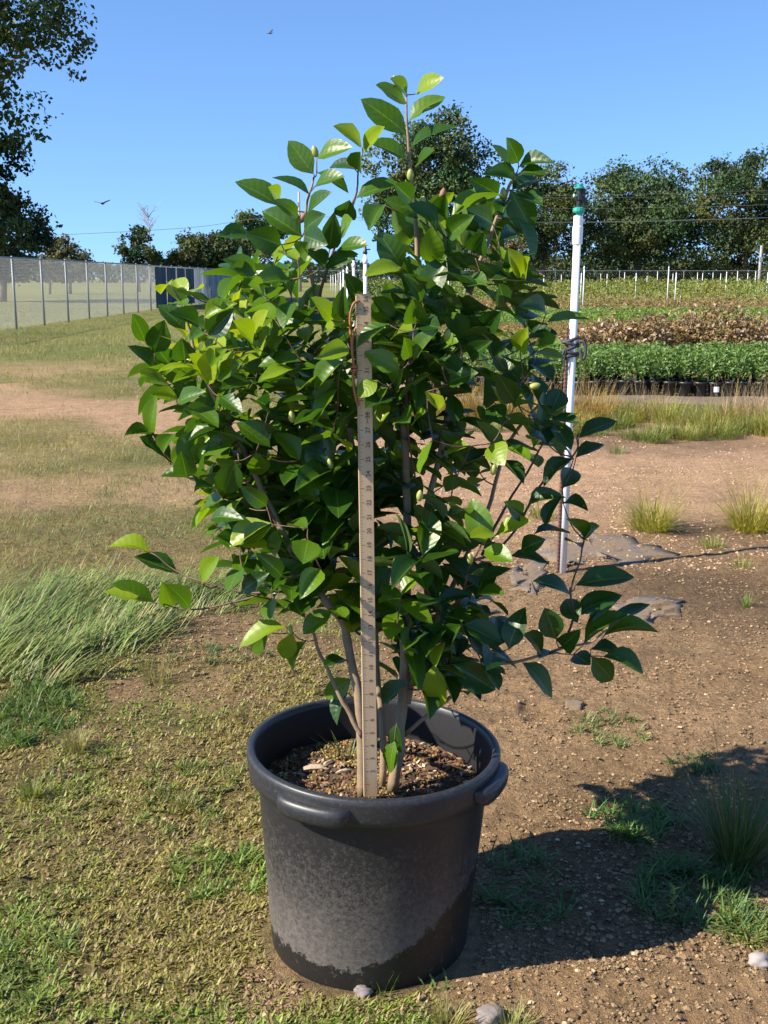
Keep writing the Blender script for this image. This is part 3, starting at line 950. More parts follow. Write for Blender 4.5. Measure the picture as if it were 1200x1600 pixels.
# ---------------------------------------------------------------- loose soil, stones
def clods():
    rs = np.random.default_rng(66)
    N = 72000
    Y = 1.45 + 3.6 * rs.uniform(0, 1, N) ** 1.6
    X = rs.uniform(-0.62, 0.62, N) * Y * 0.75 + 0.12 * Y
    lm = lawn_mask(X, Y); bm = bare_mask(X, Y)
    d = np.hypot(X + 0.03, Y - 2.0)
    dens = (1 - lm * (1 - bm) * 0.75) * (0.35 + 1.1 * sstep(0.4, 0.65, fbm(X * 4, Y * 4, 67)))
    k = (rs.uniform(size=N) < dens) & (d > 0.23)
    X, Y = X[k], Y[k]; N = len(X)
    s = 0.0018 + 0.0042 * rs.uniform(0, 1, N) ** 3.0 + 0.0025 * (rs.uniform(size=N) < 0.02)
    base = np.array([(1, 0, 0), (-1, 0, 0), (0, 1, 0), (0, -1, 0), (0, 0, 1), (0, 0, -1), (.6, .6, .6), (-.6, .6, .6), (-.6, -.6, .6), (.6, -.6, .6)], float)
    tri = [(4, 0, 6), (6, 2, 4), (4, 2, 7), (7, 1, 4), (4, 1, 8), (8, 3, 4), (4, 3, 9), (9, 0, 4), (0, 2, 6), (2, 1, 7), (1, 3, 8), (3, 0, 9)]
    J = base[None] * (1 + rs.normal(size=(N, 10, 3)) * 0.28)
    a = rs.uniform(0, 6.28, N); c_, s_ = np.cos(a), np.sin(a)
    x = J[..., 0] * c_[:, None] - J[..., 1] * s_[:, None]; y = J[..., 0] * s_[:, None] + J[..., 1] * c_[:, None]
    P = np.stack([x * 1.15, y, J[..., 2] * 0.8], -1) * s[:, None, None]
    P += np.stack([X, Y, gz(X, Y) + s * 0.25], -1)[:, None]
    cc = (SOIL + (TAN - SOIL) * rs.uniform(0, 0.7, (N, 1))) * rs.uniform(0.5, 1.1, (N, 1))
    pale = rs.uniform(size=N) < 0.025
    cc[pale] = np.array([0.5, 0.38, 0.24]) * rs.uniform(0.8, 1.2, (pale.sum(), 1))
    mb = MB().add(P.reshape(-1, 3), None, ((np.arange(N) * 10)[:, None, None] + np.array(tri)[None]).reshape(-1, 3), np.repeat(cc, 10, 0))
    tag(mb.build('soil_crumbs', M['clod']), 'crumbly brown soil and small gravel around the black pot', 'soil', kind='stuff')


clods()


def track_gravel():
    rs = np.random.default_rng(166)
    N = 9000
    Y = rs.uniform(4.8, 9.2, N); X = rs.uniform(-0.1, 0.42, N) * Y
    k = rs.uniform(size=N) < (1 - lawn_mask(X, Y)) * (0.2 + 1.2 * sstep(0.4, 0.6, fbm(X * 1.5, Y * 1.5, 167)))
    X, Y = X[k], Y[k]; N = len(X)
    s = 0.005 + 0.008 * rs.uniform(0, 1, N) ** 2.5
    base = np.array([(1, 0, 0), (0, 1, 0), (-1, 0, 0), (0, -1, 0), (0, 0, 1)], float)
    P = base[None] * (1 + rs.normal(size=(N, 5, 3)) * 0.25) * s[:, None, None] * [1.2, 1, 0.7] + np.stack([X, Y, gz(X, Y) - 0.001], -1)[:, None]
    tri = np.array([(0, 1, 4), (1, 2, 4), (2, 3, 4), (3, 0, 4)])
    cc = RED * rs.uniform(0.4, 0.85, (N, 1))
    mb = MB().add(P.reshape(-1, 3), None, ((np.arange(N) * 5)[:, None, None] + tri[None]).reshape(-1, 3), np.repeat(cc, 5, 0))
    tag(mb.build('track_gravel', M['clod']), 'loose reddish gravel scattered over the sand track behind the camellia', 'gravel', kind='stuff')


track_gravel()


def rock(px, py, s, seed, label, mat='stone', sq=0.75):
    import bmesh
    rs = np.random.default_rng(seed)
    bm = bmesh.new(); bmesh.ops.create_icosphere(bm, subdivisions=3, radius=1)
    for v in bm.verts:
        n = np.array(v.co); k = 0.72 + 0.55 * float(vn(n[0] * 1.7 + seed, n[1] * 1.7 + n[2] * 2.1, seed)) + rs.normal() * 0.018
        v.co = Vector(n * k * np.array([1.0, 0.8, sq]) * s)
    me = bpy.data.meshes.new('rock'); bm.to_mesh(me); bm.free(); me.polygons.foreach_set('use_smooth', np.full(len(me.polygons), True)); me.materials.append(M[mat])
    p = gnd(px, py)
    return tag(link('rock', me, None, (p[0], p[1], float(gz(p[0], p[1])) + s * 0.3)), label, 'rock')


rock(1186, 1508, 0.022, 1, 'pale grey angular rock on the soil by the bright weeds')
M['dark_stone'] = plain('dark_stone', (0.2, 0.17, 0.16), 0.85, 0.35, 40, bump=0.6, bscale=60)
rock(766, 1592, 0.028, 2, 'dull grey rock beside a grass tuft in front of the pot', 'dark_stone', 0.5)
rock(568, 1553, 0.016, 3, 'small dark clod lying against the foot of the pot', 'dark_stone')
for i, (px, py, Y) in enumerate([(372, 466, 68), (386, 464, 69), (360, 468, 66), (396, 462, 70)]):
    r = rock(600, 1500, 0.55, 20 + i, 'pale rubble lump on the lawn at the end of the grey fence screen', 'stone', 0.55)
    r['group'] = 'rubble lumps at the end of the grey screen'; r.location = (tx(px, Y), Y, 0.12)


# ---------------------------------------------------------------- grasses
def turf():
    rs = np.random.default_rng(99)
    # creeping small-leaved cover close by
    N = 190000
    Y = 1.4 + 3.0 * rs.uniform(0, 1, N) ** 1.25
    X = -0.62 * Y * 0.75 + rs.uniform(0, 1, N) * (0.62 * Y * 0.75 + 0.1)
    lm, bm = lawn_mask(X, Y), bare_mask(X, Y)
    f = fbm(X * 5, Y * 5, 101)
    dens = lm * (1 - 0.9 * bm) * (0.35 + 1.1 * sstep(0.36, 0.6, f)) * (1 - sstep(3.2, 4.6, Y + fbm(X * 3, Y * 3, 108) - 0.5))
    k = (rs.uniform(size=N) < dens) & (np.hypot(X + 0.03, Y - 2.0) > 0.225)
    X, Y, f = X[k], Y[k], f[k]; N = len(X)
    bright = fbm(X * 2.5, Y * 2.5, 103)
    c = np.array([0.22, 0.20, 0.055]) + (np.array([0.155, 0.21, 0.035]) - np.array([0.22, 0.20, 0.055])) * sstep(0.4, 0.6, bright)[:, None]
    c = c * rs.uniform(0.7, 1.75, (N, 1))
    dry = rs.uniform(size=N) < 0.28
    c[dry] = np.array([0.33, 0.24, 0.12]) * rs.uniform(0.5, 1.2, (dry.sum(), 1))
    mb = MB()
    blades(mb, np.stack([X, Y, gz(X, Y) - 0.001], -1), rs.uniform(0, 6.28, N), rs.uniform(0.008, 0.022, N), rs.uniform(0.0035, 0.0075, N), rs.uniform(0.5, 1.3, N), rs.uniform(0.1, 0.7, N), c, 2)
    tag(mb.build('ground_cover', M['grass']), 'low creeping weeds covering the soil left of the pot', 'ground cover', kind='stuff')
    # lawn further back
    N = 190000
    Y = 3.0 + 46.6 * rs.uniform(0, 1, N) ** 2.6
    X = rs.uniform(-0.44, 0.06, N) * Y
    lm, bm = lawn_mask(X, Y), bare_mask(X, Y)
    f = fbm(X * 1.6, Y * 1.6, 105)
    k = rs.uniform(size=N) < lm * (1 - 0.93 * bm) * (0.25 + 1.0 * sstep(0.35, 0.6, f)) * sstep(3.3, 5.2, Y + 1.2 * fbm(X * 3, Y * 3, 107) - 0.6)
    X, Y, f = X[k], Y[k], f[k]; N = len(X)
    g = sstep(0.42, 0.66, fbm(X * 0.7 + 4, Y * 0.7, 106))
    c = np.array([0.30, 0.255, 0.11]) + (np.array([0.155, 0.19, 0.055]) - np.array([0.30, 0.255, 0.11])) * g[:, None]
    c = c * rs.uniform(0.65, 1.35, (N, 1))
    s = np.minimum(0.6 + 0.11 * Y, 3.0)
    mb = MB()
    blades(mb, np.stack([X, Y, gz(X, Y) - 0.002], -1), rs.uniform(0, 6.28, N), rs.uniform(0.015, 0.045, N) * s, rs.uniform(0.002, 0.004, N) * s, rs.uniform(0.3, 1.2, N), rs.uniform(0.1, 0.6, N), c, 2)
    tag(mb.build('lawn_grass', M['grass']), 'short yellow green lawn grass reaching back to the chain link fence', 'grass', kind='stuff')
    # long swept grass at the edge of the lawn
    N = 10000
    Y = rs.uniform(2.7, 4.6, N); X = rs.uniform(-0.4, -0.13, N) * Y
    w = np.maximum(ell(X, Y, 70, 985, 170, 75, 0.35, 0.35, 3), 0.8 * ell(X, Y, 250, 925, 130, 35, 0.4, 0.4, 6))
    k = rs.uniform(size=N) < w * 1.2
    X, Y = X[k], Y[k]; N = len(X)
    c = np.array([0.15, 0.21, 0.05]) * rs.uniform(0.4, 1.5, (N, 1)) * (0.55 + 0.9 * fbm(X * 4, Y * 4, 8)[:, None]); dry = rs.uniform(size=N) < 0.14
    c[dry] = np.array([0.36, 0.30, 0.15])
    mb = MB()
    blades(mb, np.stack([X, Y, gz(X, Y)], -1), 0.75 + (fbm(X * 5, Y * 5, 9) - 0.5) * 3.5 + rs.normal(size=N) * 0.4, rs.uniform(0.07, 0.20, N), rs.uniform(0.004, 0.008, N), rs.uniform(0.45, 1.0, N), rs.uniform(0.3, 0.9, N), c, 4)
    tag(mb.build('long_grass', M['grass']), 'long wind-swept green grass patch at the lawn edge', 'grass', kind='stuff')
    # broad crabgrass patches
    for (px, py, rx, ry, n, L, c, label) in [
            (40, 1120, 75, 50, 1500, 0.06, (0.10, 0.165, 0.035), 'dark green broad grass below the long swept grass'),
            (345, 1365, 85, 45, 800, 0.036, (0.155, 0.235, 0.04), 'bright green grass patch beside the pot on the lawn side'),
            (30, 1500, 110, 80, 1000, 0.032, (0.15, 0.2, 0.045), 'light green weed patch in the corner of the lawn'),
            (640, 1540, 60, 10, 60, 0.05, (0.12, 0.2, 0.04), 'thin grass at the foot of the pot'),
            (950, 1140, 55, 32, 420, 0.035, (0.19, 0.22, 0.075), 'pale crabgrass mat on bare soil right of the pot'),
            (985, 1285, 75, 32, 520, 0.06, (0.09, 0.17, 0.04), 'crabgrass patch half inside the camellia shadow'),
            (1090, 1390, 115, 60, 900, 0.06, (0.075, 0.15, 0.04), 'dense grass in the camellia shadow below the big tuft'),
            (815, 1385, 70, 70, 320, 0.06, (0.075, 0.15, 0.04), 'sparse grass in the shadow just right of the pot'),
            (1180, 1440, 50, 38, 420, 0.05, (0.19, 0.23, 0.06), 'sunlit bright weeds beside the pale rock'),
            (1080, 1195, 50, 25, 260, 0.04, (0.13, 0.16, 0.06), 'small weeds at the far edge of the camellia shadow'),
            (340, 1028, 90, 20, 330, 0.04, (0.13, 0.16, 0.06), 'grey green weeds behind the pot along the bare soil'),
            (300, 1240, 120, 60, 900, 0.03, (0.16, 0.2, 0.045), 'short green weed patch in the middle of the lawn')]:
        c0 = gnd(px, py); r = abs(gnd(px + rx, py)[0] - c0[0]); hy = (gnd(px, py - ry)[1] - gnd(px, py + ry)[1]) / 2
        a = rs.uniform(0, 6.28, n); q = np.sqrt(rs.uniform(0, 1, n)) * (0.75 + 0.4 * vn(np.cos(a) * 2 + px, np.sin(a) * 2, 5))
        m = 14
        cx = c0[0] + np.cos(a) * q * r; cy = c0[1] + np.sin(a) * q * hy
        if n > 200:   # gather into rosettes
            ci = rs.integers(0, max(4, n // m), n); cx, cy = cx[ci] + rs.normal(size=n) * 0.006, cy[ci] + rs.normal(size=n) * 0.006
        k = np.hypot(cx + 0.03, cy - 2.0) > 0.222; cx, cy = cx[k], cy[k]; n_ = len(cx)
        cc = np.asarray(c) * rs.uniform(0.6, 1.4, (n_, 1))
        mb = MB()
        blades(mb, np.stack([cx, cy, gz(cx, cy)], -1), rs.uniform(0, 6.28, n_), L * rs.uniform(0.5, 1.3, n_), rs.uniform(0.003, 0.006, n_), rs.uniform(0.4, 1.3, n_), rs.uniform(0.2, 1.0, n_), cc, 3)
        tag(mb.build('weed_patch', M['grass']), label, 'weeds', kind='stuff')


turf()


def tuft(px, py, n, L, spread, col, label, width=0.003, seedheads=0, tip=None, group=None, lean=(0.05, 0.75), curve=(0.1, 0.9), r=0.05, name='grass_tuft'):
    rs = np.random.default_rng(int(px * 7 + py))
    p = gnd(px, py); z = float(gz(p[0], p[1]))
    a = rs.uniform(0, 6.28, n); q = np.sqrt(rs.uniform(0, 1, n)) * r
    mb = MB()
    c = np.asarray(col) * rs.uniform(0.6, 1.4, (n, 1))
    blades(mb, np.stack([np.cos(a) * q, np.sin(a) * q, 0 * a - 0.004], -1), a + rs.normal(size=n) * 0.6, L * rs.uniform(0.45, 1.1, n), width * rs.uniform(0.6, 1.3, n), rs.uniform(*lean, n) * (0.4 + 0.6 * q / r) * spread, rs.uniform(*curve, n) * spread, c, 4, None if tip is None else np.asarray(tip) * rs.uniform(0.7, 1.2, (n, 1)))
    if seedheads:
        a = rs.uniform(0, 6.28, seedheads)
        P0 = np.stack([np.cos(a) * r * 0.5, np.sin(a) * r * 0.5, 0 * a], -1); ln = rs.uniform(0.05, 0.6, seedheads)
        tipp = P0 + np.stack([np.cos(a) * np.sin(ln), np.sin(a) * np.sin(ln), np.cos(ln)], -1) * (L * rs.uniform(1.0, 1.35, (seedheads, 1)))
        for i in range(seedheads):
            tube(mb, [P0[i], (P0[i] + tipp[i]) / 2 + [0, 0, L * 0.04], tipp[i]], [0.0012, 0.001, 0.0006], 3, (0.3, 0.22, 0.1), cap=False)
            k = 9; ts = rs.uniform(0.72, 1.0, k)[:, None]
            leafcloud(mb, P0[i] + (tipp[i] - P0[i]) * ts + rs.normal(size=(k, 3)) * 0.008, 0.009, np.array([0.36, 0.26, 0.12]) * rs.uniform(0.7, 1.2, (k, 1)), None, 0.5, rs)
    o = mb.build(name, M['grass'])
    o.location = (p[0], p[1], z)
    return tag(o, label, 'grass', group)


YEL = (0.33, 0.33, 0.06)
tuft(1018, 832, 420, 0.25, 1.5, YEL, 'yellow green grass clump on the sandy soil, near the white riser', 0.005, 40, (0.36, 0.32, 0.08), r=0.09)
tuft(1172, 832, 480, 0.29, 1.45, (0.36, 0.34, 0.05), 'larger yellow grass clump beside the other clump on sandy soil', 0.005, 55, (0.38, 0.33, 0.08), r=0.09)
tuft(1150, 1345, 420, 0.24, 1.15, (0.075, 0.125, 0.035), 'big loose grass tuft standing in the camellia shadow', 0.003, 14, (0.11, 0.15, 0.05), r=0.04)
tuft(700, 1600, 130, 0.06, 1.1, (0.22, 0.24, 0.06), 'small pale tuft on the soil in front of the pot', 0.0025, 0, (0.36, 0.33, 0.13), r=0.025)
tuft(800, 1606, 120, 0.06, 1.2, (0.2, 0.24, 0.06), 'small tuft next to the dull grey rock', 0.0025, 0, (0.36, 0.33, 0.13), r=0.025)
tuft(598, 1548, 40, 0.05, 1.2, (0.13, 0.2, 0.03), 'tiny green tuft pressed against the front of the pot', 0.003, 0, None, r=0.02)
tuft(120, 1170, 150, 0.08, 1.1, (0.2, 0.2, 0.07), 'dry pale grass tuft at the edge of the dark grass', 0.0025, 8, (0.34, 0.3, 0.14), r=0.03)
tuft(50, 1245, 110, 0.07, 1.0, (0.17, 0.2, 0.05), 'small green tuft on the lawn below the dry pale tuft', 0.003, 0, None, r=0.025)
tuft(290, 1260, 80, 0.06, 1.1, (0.18, 0.19, 0.05), 'thin tuft on the lawn between bare soil and pot', 0.0025, 0, (0.3, 0.25, 0.1), r=0.02)
tuft(245, 1070, 60, 0.11, 0.7, (0.2, 0.2, 0.06), 'few upright stalks on the lawn behind the pot', 0.0022, 6, None, r=0.04)
tuft(1165, 945, 60, 0.07, 1.1, (0.16, 0.21, 0.05), 'lone small tuft on damp dark soil', 0.003, 0, None, r=0.02)
tuft(1112, 858, 90, 0.08, 1.2, (0.24, 0.26, 0.06), 'low tuft between the two yellow clumps and the riser shadow', 0.004, 0, None, r=0.05)
tuft(1160, 885, 70, 0.07, 1.2, (0.24, 0.26, 0.06), 'thin tuft below the larger yellow clump', 0.003, 0, None, r=0.05)
tuft(965, 706, 70, 0.1, 1.2, (0.14, 0.19, 0.05), 'little green tuft on the far side of the sand track', 0.005, 0, None, r=0.06)
tuft(845, 812, 110, 0.12, 1.1, (0.25, 0.26, 0.07), 'low yellowish tuft on the sand just behind the riser', 0.005, 0, None, r=0.07)


def seedling():
    p = gnd(1050, 1425); z = float(gz(p[0], p[1]))
    t = thing('seedling', (p[0], p[1], z), 'small upright broad-leaved weed catching light at the edge of the shadow', 'weed')
    rs = np.random.default_rng(12)
    mb = MB(); P = np.array([(0, 0, -0.005), (0.003, 0, 0.03), (0, 0.002, 0.06), (-0.003, 0, 0.085)]); tube(mb, P, [0.0016, 0.0014, 0.001, 0.0006], 5, (0.2, 0.2, 0.06)); mb.build('stem', M['grass'], t)
    for i in range(16):
        a = i * 2.4; zz = 0.01 + 0.075 * i / 16; L = rs.uniform(0.012, 0.022)
        mb = MB(); b = np.array([[0, 0, zz]])
        blades(mb, b, a, L, L * 0.55, 0.8, 0.5, np.array([0.23, 0.27, 0.06]) * rs.uniform(0.8, 1.2), 3); mb.build('leaf', M['grass'], t)


seedling()


# weedy strip between the track and the pot bed
def strip_tufts():
    rs = np.random.default_rng(123)
    G = 'weed clumps along the edge of the weed fabric'
    kinds = [((0.28, 0.28, 0.07), None, 'yellowish weed clump at the edge of the weed fabric'), ((0.36, 0.27, 0.16), (0.42, 0.30, 0.2), 'dry straw coloured weed clump at the edge of the weed fabric'),
             ((0.16, 0.2, 0.05), None, 'green weed clump at the edge of the weed fabric'), ((0.33, 0.22, 0.07), (0.36, 0.25, 0.08), 'rusty yellow grass clump behind the camellia')]
    spots = [(640, 655, 3), (680, 648, 3), (715, 655, 3), (750, 645, 3), (785, 650, 3), (815, 660, 3), (838, 650, 3), (862, 655, 3), (905, 652, 3), (925, 660, 3), (944, 655, 3),
             (1018, 652, 1), (1010, 660, 1), (968, 668, 2), (1000, 678, 2), (1032, 682, 2), (1060, 676, 0), (1085, 668, 0), (1108, 672, 0), (1130, 668, 0), (1150, 676, 2), (1172, 664, 1), (1184, 668, 0), (1196, 660, 1), (1205, 672, 0), (890, 684, 2), (930, 682, 2), (860, 690, 2), (1225, 668, 1), (770, 668, 2), (700, 672, 2), (985, 660, 0), (1045, 662, 0), (1098, 660, 0), (1140, 662, 1), (1160, 670, 0), (950, 672, 2), (1015, 686, 2), (1072, 686, 2), (1120, 684, 2), (1190, 682, 0), (910, 672, 0), (875, 668, 3)]
    for px, py, k in spots:
        c, tp, lab = kinds[k]
        L = {0: 0.26, 1: 0.32, 2: 0.17, 3: 0.38}[k] * rs.uniform(0.6, 1.25)
        tuft(px + rs.normal() * 6, py + rs.normal() * 4, int(rs.integers(170, 320)), L, rs.uniform(1.0, 1.6), c, lab, 0.006, 14 if k in (1, 3) else 5, tp, group=['yellowish', 'straw', 'green', 'rusty'][k] + ' ' + G, r=0.14)


strip_tufts()


# ---------------------------------------------------------------- nursery pot
POT_C = at(585, 1163, 2.0)
PH = 0.411
BASE = gnd(570, 1470)
PX, PY = -0.030, 2.0
R_T, R_B = 0.247, 0.199


def pot_mat():
    m = NT('dusty_black_plastic')
    g = m.coord('Object')
    sep = m.n('ShaderNodeSeparateXYZ'); m.l(g, sep.inputs[0])
    x, z = sep.outputs['X'], sep.outputs['Z']
    f = m.noise(110, 6, 0.75); f2 = m.noise(330, 5, 0.75); f3 = m.noise(7, 4, 0.6); ff = m.noise(700, 3, 0.7)
    # dust: thicker towards the splash zone low down, mottled
    d = m.math('ADD', m.math('MULTIPLY', f, 0.7), m.math('MULTIPLY', f2, 0.55))
    low = m.math('SUBTRACT', 0.36, z)
    k = m.math('ADD', m.math('MULTIPLY', low, 2.1), m.math('ADD', m.math('MULTIPLY', m.math('SUBTRACT', d, 0.72), 1.7), m.math('MULTIPLY', m.math('SUBTRACT', f3, 0.5), 0.35)), clamp=True)
    k = m.math('MULTIPLY', k, m.math('SUBTRACT', 1.15, m.math('MULTIPLY', ff, 0.5)), clamp=True)
    c = m.mix(k, (0.016, 0.016, 0.018), (0.22, 0.19, 0.165))
    # wet, muddy foot with a ragged edge climbing to one side
    edge = m.math('ADD', m.math('MULTIPLY', m.math('POWER', m.math('MAXIMUM', m.math('ADD', x, 0.06), 0.0), 1.7), 1.45), 0.045)
    wet = m.math('SUBTRACT', m.math('ADD', edge, m.math('MULTIPLY', m.math('SUBTRACT', m.noise(30, 6, 0.75), 0.5), 0.10)), z)
    wet = m.math('MULTIPLY', wet, 220, clamp=True)
    mud = m.ramp(m.noise(60, 4), [(0.60, (0.009, 0.008, 0.007)), (0.74, (0.08, 0.06, 0.04))])
    m.base(m.mix(wet, c, mud))
    m.l(m.math('SUBTRACT', m.math('ADD', 0.42, m.math('MULTIPLY', k, 0.45)), m.math('MULTIPLY', wet, 0.05)), m.b.inputs['Roughness'])
    m.bump(m.math('ADD', f2, m.math('MULTIPLY', wet, 0.0)), 0.12, 0.002)
    return m.m


def make_pot():
    t = thing('nursery_pot', (PX, PY, 0), 'large dusty black plastic nursery pot holding the camellia', 'plant pot')
    t.rotation_euler = (0, math.radians(1.4), 0)
    pm = pot_mat()
    prof = [(0.0, -0.012), (R_B - 0.012, -0.014), (R_B - 0.002, -0.008), (R_B, 0.004)]
    for k in range(1, 15):
        s = k / 14; prof.append((R_B + (R_T - 0.020 - R_B) * s, 0.004 + (PH - 0.062) * s))
    prof += [(R_T - 0.0185, PH - 0.056)]
    b = MB(); lathe(b, prof, 96); b.build('body', pm, t, True)
    b = MB()
    lathe(b, [(R_T - 0.021, PH - 0.052), (R_T - 0.008, PH - 0.055), (R_T - 0.003, PH - 0.052), (R_T - 0.001, PH - 0.04), (R_T + 0.002, PH - 0.012), (R_T + 0.0015, PH - 0.003), (R_T - 0.002, PH),
              (R_T - 0.010, PH + 0.001), (R_T - 0.0135, PH - 0.002), (R_T - 0.0150, PH - 0.012)], 128)
    rm = NT('rim_plastic'); f = rm.noise(150, 6, 0.8); f2 = rm.noise(420, 4, 0.8)
    k = rm.ramp(rm.math('MULTIPLY', f, rm.math('ADD', f2, 0.45)), [(0.5, (0, 0, 0)), (0.85, (1, 1, 1))])
    rm.base(rm.mix(k, (0.022, 0.023, 0.026), (0.11, 0.11, 0.11))); rm.set(Roughness=0.42); rm.bump(f2, 0.08, 0.001)
    b.build('rim', rm.m, t, True)
    b = MB(); lathe(b, [(R_T - 0.0150, PH - 0.012), (R_T - 0.0225, PH - 0.055), (R_T - 0.0265, PH - 0.09), (R_T - 0.036, PH - 0.2)], 128)
    b.build('inner_wall', plain('inner_black_plastic', (0.014, 0.014, 0.016), 0.6, 0.3, 60, spec=0.3), t, True)  # kept darker than the rim, shade inside the pot put into its colour
    for ang in (-26, 66, 156):          # moulded grips below the lip
        b = MB(); a0 = math.radians(ang - 90)
        half = 0.30; n = 17
        prof = [(-0.004, 0.004), (0.012, 0.006), (0.019, 0.001), (0.021, -0.008), (0.019, -0.022), (0.014, -0.030), (-0.004, -0.031)]
        V = []
        for i in range(n):
            s = -1 + 2 * i / (n - 1); a = a0 + s * half
            e = (1 - abs(s) ** 5) ** 0.5
            for (dr, dz) in prof:
                r = R_T + 0.001 + (dr if dr < 0 else dr * e); V.append((r * math.cos(a), r * math.sin(a), PH - 0.022 + dz * (0.45 + 0.55 * e)))
        m_ = len(prof)
        q = [(i * m_ + j, (i + 1) * m_ + j, (i + 1) * m_ + j + 1, i * m_ + j + 1) for i in range(n - 1) for j in range(m_ - 1)]
        b.add(V, q); b.build('handle', rm.m, t, True)
    return t


make_pot()
TILT = Matrix.Rotation(math.radians(1.4), 4, 'Y')


def pot_pt(x, y, z):
    v = TILT @ Vector((x, y, z)); return np.array([PX + v.x, PY + v.y, v.z])


SOIL_Z = PH - 0.085


def potting_mix():
    rs = np.random.default_rng(17)
    m = NT('potting_soil'); f = m.noise(60, 6, 0.7); f2 = m.noise(220, 4, 0.7)
    m.base(m.mix(f2, m.ramp(f, [(0.35, (0.035, 0.022, 0.015)), (0.65, (0.12, 0.075, 0.045))]), (0.10, 0.065, 0.04))); m.set(Roughness=0.95); m.bump(f, 0.9, 0.01)
    n, k = 40, 72; V = [pot_pt(0, 0, SOIL_Z)]; q = []; tr = []
    for i in range(1, n + 1):
        for j in range(k):
            r = (R_T - 0.0262) * i / n; a = j / k * 2 * math.pi; x, y = r * math.cos(a), r * math.sin(a)
            V.append(pot_pt(x, y, SOIL_Z + (float(fbm(x * 30 + 5, y * 30, 19, 3)) - 0.5) * 0.022 + 0.012 * (1 - i / n)))
    for j in range(k): tr.append((0, 1 + j, 1 + (j + 1) % k))
    for i in range(n - 1):
        for j in range(k):
            a = 1 + i * k
            q.append((a + j, a + k + j, a + k + (j + 1) % k, a + (j + 1) % k))
    for j in range(k): V.append(pot_pt((R_T - 0.045) * math.cos(j / k * 2 * math.pi), (R_T - 0.045) * math.sin(j / k * 2 * math.pi), SOIL_Z - 0.11))
    a = 1 + (n - 1) * k
    for j in range(k): q.append((a + j, a + k + j, a + k + (j + 1) % k, a + (j + 1) % k))
    t = thing('potting_mix', tuple(pot_pt(0, 0, SOIL_Z - 0.1)), 'brown bark potting mix with yellow granules filling the big pot', 'potting soil')
    o0 = np.array(t.location)
    MB().add(np.array(V) - o0, q, tr).build('soil', m.m, t, True)
    # bark chips, grains
    mb = MB(); N = 2600
    r = (R_T - 0.034) * np.sqrt(rs.uniform(0, 1, N)); a = rs.uniform(0, 6.28, N); x, y = r * np.cos(a), r * np.sin(a)
    kind = rs.uniform(size=N); pat = fbm(x * 14, y * 14, 29)
    for i in range(N):
        p = pot_pt(x[i], y[i], SOIL_Z + (float(fbm(x[i] * 30 + 5, y[i] * 30, 19, 3)) - 0.5) * 0.022 + 0.012 * (1 - r[i] / R_T) + 0.002) - o0
        if kind[i] < 0.5 * (pat[i] > 0.45) + 0.2:
            s = rs.uniform(0.004, 0.008); c = np.array([0.30, 0.22, 0.07]) * rs.uniform(0.5, 1.2); sz = (s, s, s)
        elif kind[i] < 0.93:
            s = rs.uniform(0.006, 0.018); c = np.array([0.16, 0.085, 0.05]) * rs.uniform(0.5, 1.7); sz = (s, s * 0.55, s * 0.25)
        else:
            s = rs.uniform(0.008, 0.022); c = np.array([0.42, 0.34, 0.27]) * rs.uniform(0.7, 1.3); sz = (s, s * 0.4, s * 0.25)
        R = np.array(Matrix.Rotation(rs.uniform(0, 6.28), 3, 'Z') @ Matrix.Rotation(rs.normal() * 0.5, 3, 'X') @ Matrix.Rotation(rs.normal() * 0.4, 3, 'Y'))
        v = np.array([(1, 0, 0), (-1, 0, 0), (0, 1, 0), (0, -1, 0), (0, 0, 1), (0, 0, -1), (.6, .6, .5), (-.6, -.6, .5)], float) * (1 + rs.normal(size=(8, 3)) * 0.15) * np.array(sz) * 0.5
        mb.add(v @ R.T + p, None, [(4, 0, 6), (4, 6, 2), (0, 2, 6), (4, 2, 1), (4, 1, 7), (4, 7, 3), (1, 3, 7), (4, 3, 0), (5, 2, 0), (5, 1, 2), (5, 3, 1), (5, 0, 3)], c)
    tag(mb.build('bark_chips', M['clod'], t), kind='stuff')
    for i, (xx, yy, s) in enumerate([(-0.115, 0.03, 0.05), (-0.09, 0.055, 0.035), (0.12, -0.10, 0.05), (0.19, -0.02, 0.03), (-0.06, 0.02, 0.03), (0.1, -0.13, 0.035)]):
        mb = MB(); p = pot_pt(xx, yy, SOIL_Z + 0.012) - o0
        P = np.array([(-0.5, 0, 0), (-0.2, 0.04, 0.06), (0.2, 0, 0.08), (0.5, -0.05, 0)]) * s @ np.array(Matrix.Rotation(0.9 * i, 3, 'Z')).T + p
        tube(mb, P, [s * 0.10, s * 0.16, s * 0.13, s * 0.05], 5, np.array([(0.42, 0.34, 0.26), (0.16, 0.1, 0.07)][i in (2, 5)])); mb.build('wood_chip', M['clod'], t)
    c = tuft_in_pot(o0, t)


def tuft_in_pot(o0, t):
    rs = np.random.default_rng(4); n = 34
    p = pot_pt(-0.055, 0.10, SOIL_Z + 0.004) - o0; a = rs.uniform(0, 6.28, n)
    mb = MB(); blades(mb, p + np.stack([np.cos(a) * 0.02, np.sin(a) * 0.012, 0 * a], -1), a, rs.uniform(0.03, 0.08, n), 0.003, rs.uniform(0.1, 0.7, n), rs.uniform(0.2, 0.9, n), np.array([0.15, 0.19, 0.05]) * rs.uniform(0.6, 1.3, (n, 1)), 4)
    mb.build('weed', M['grass'], t)


potting_mix()
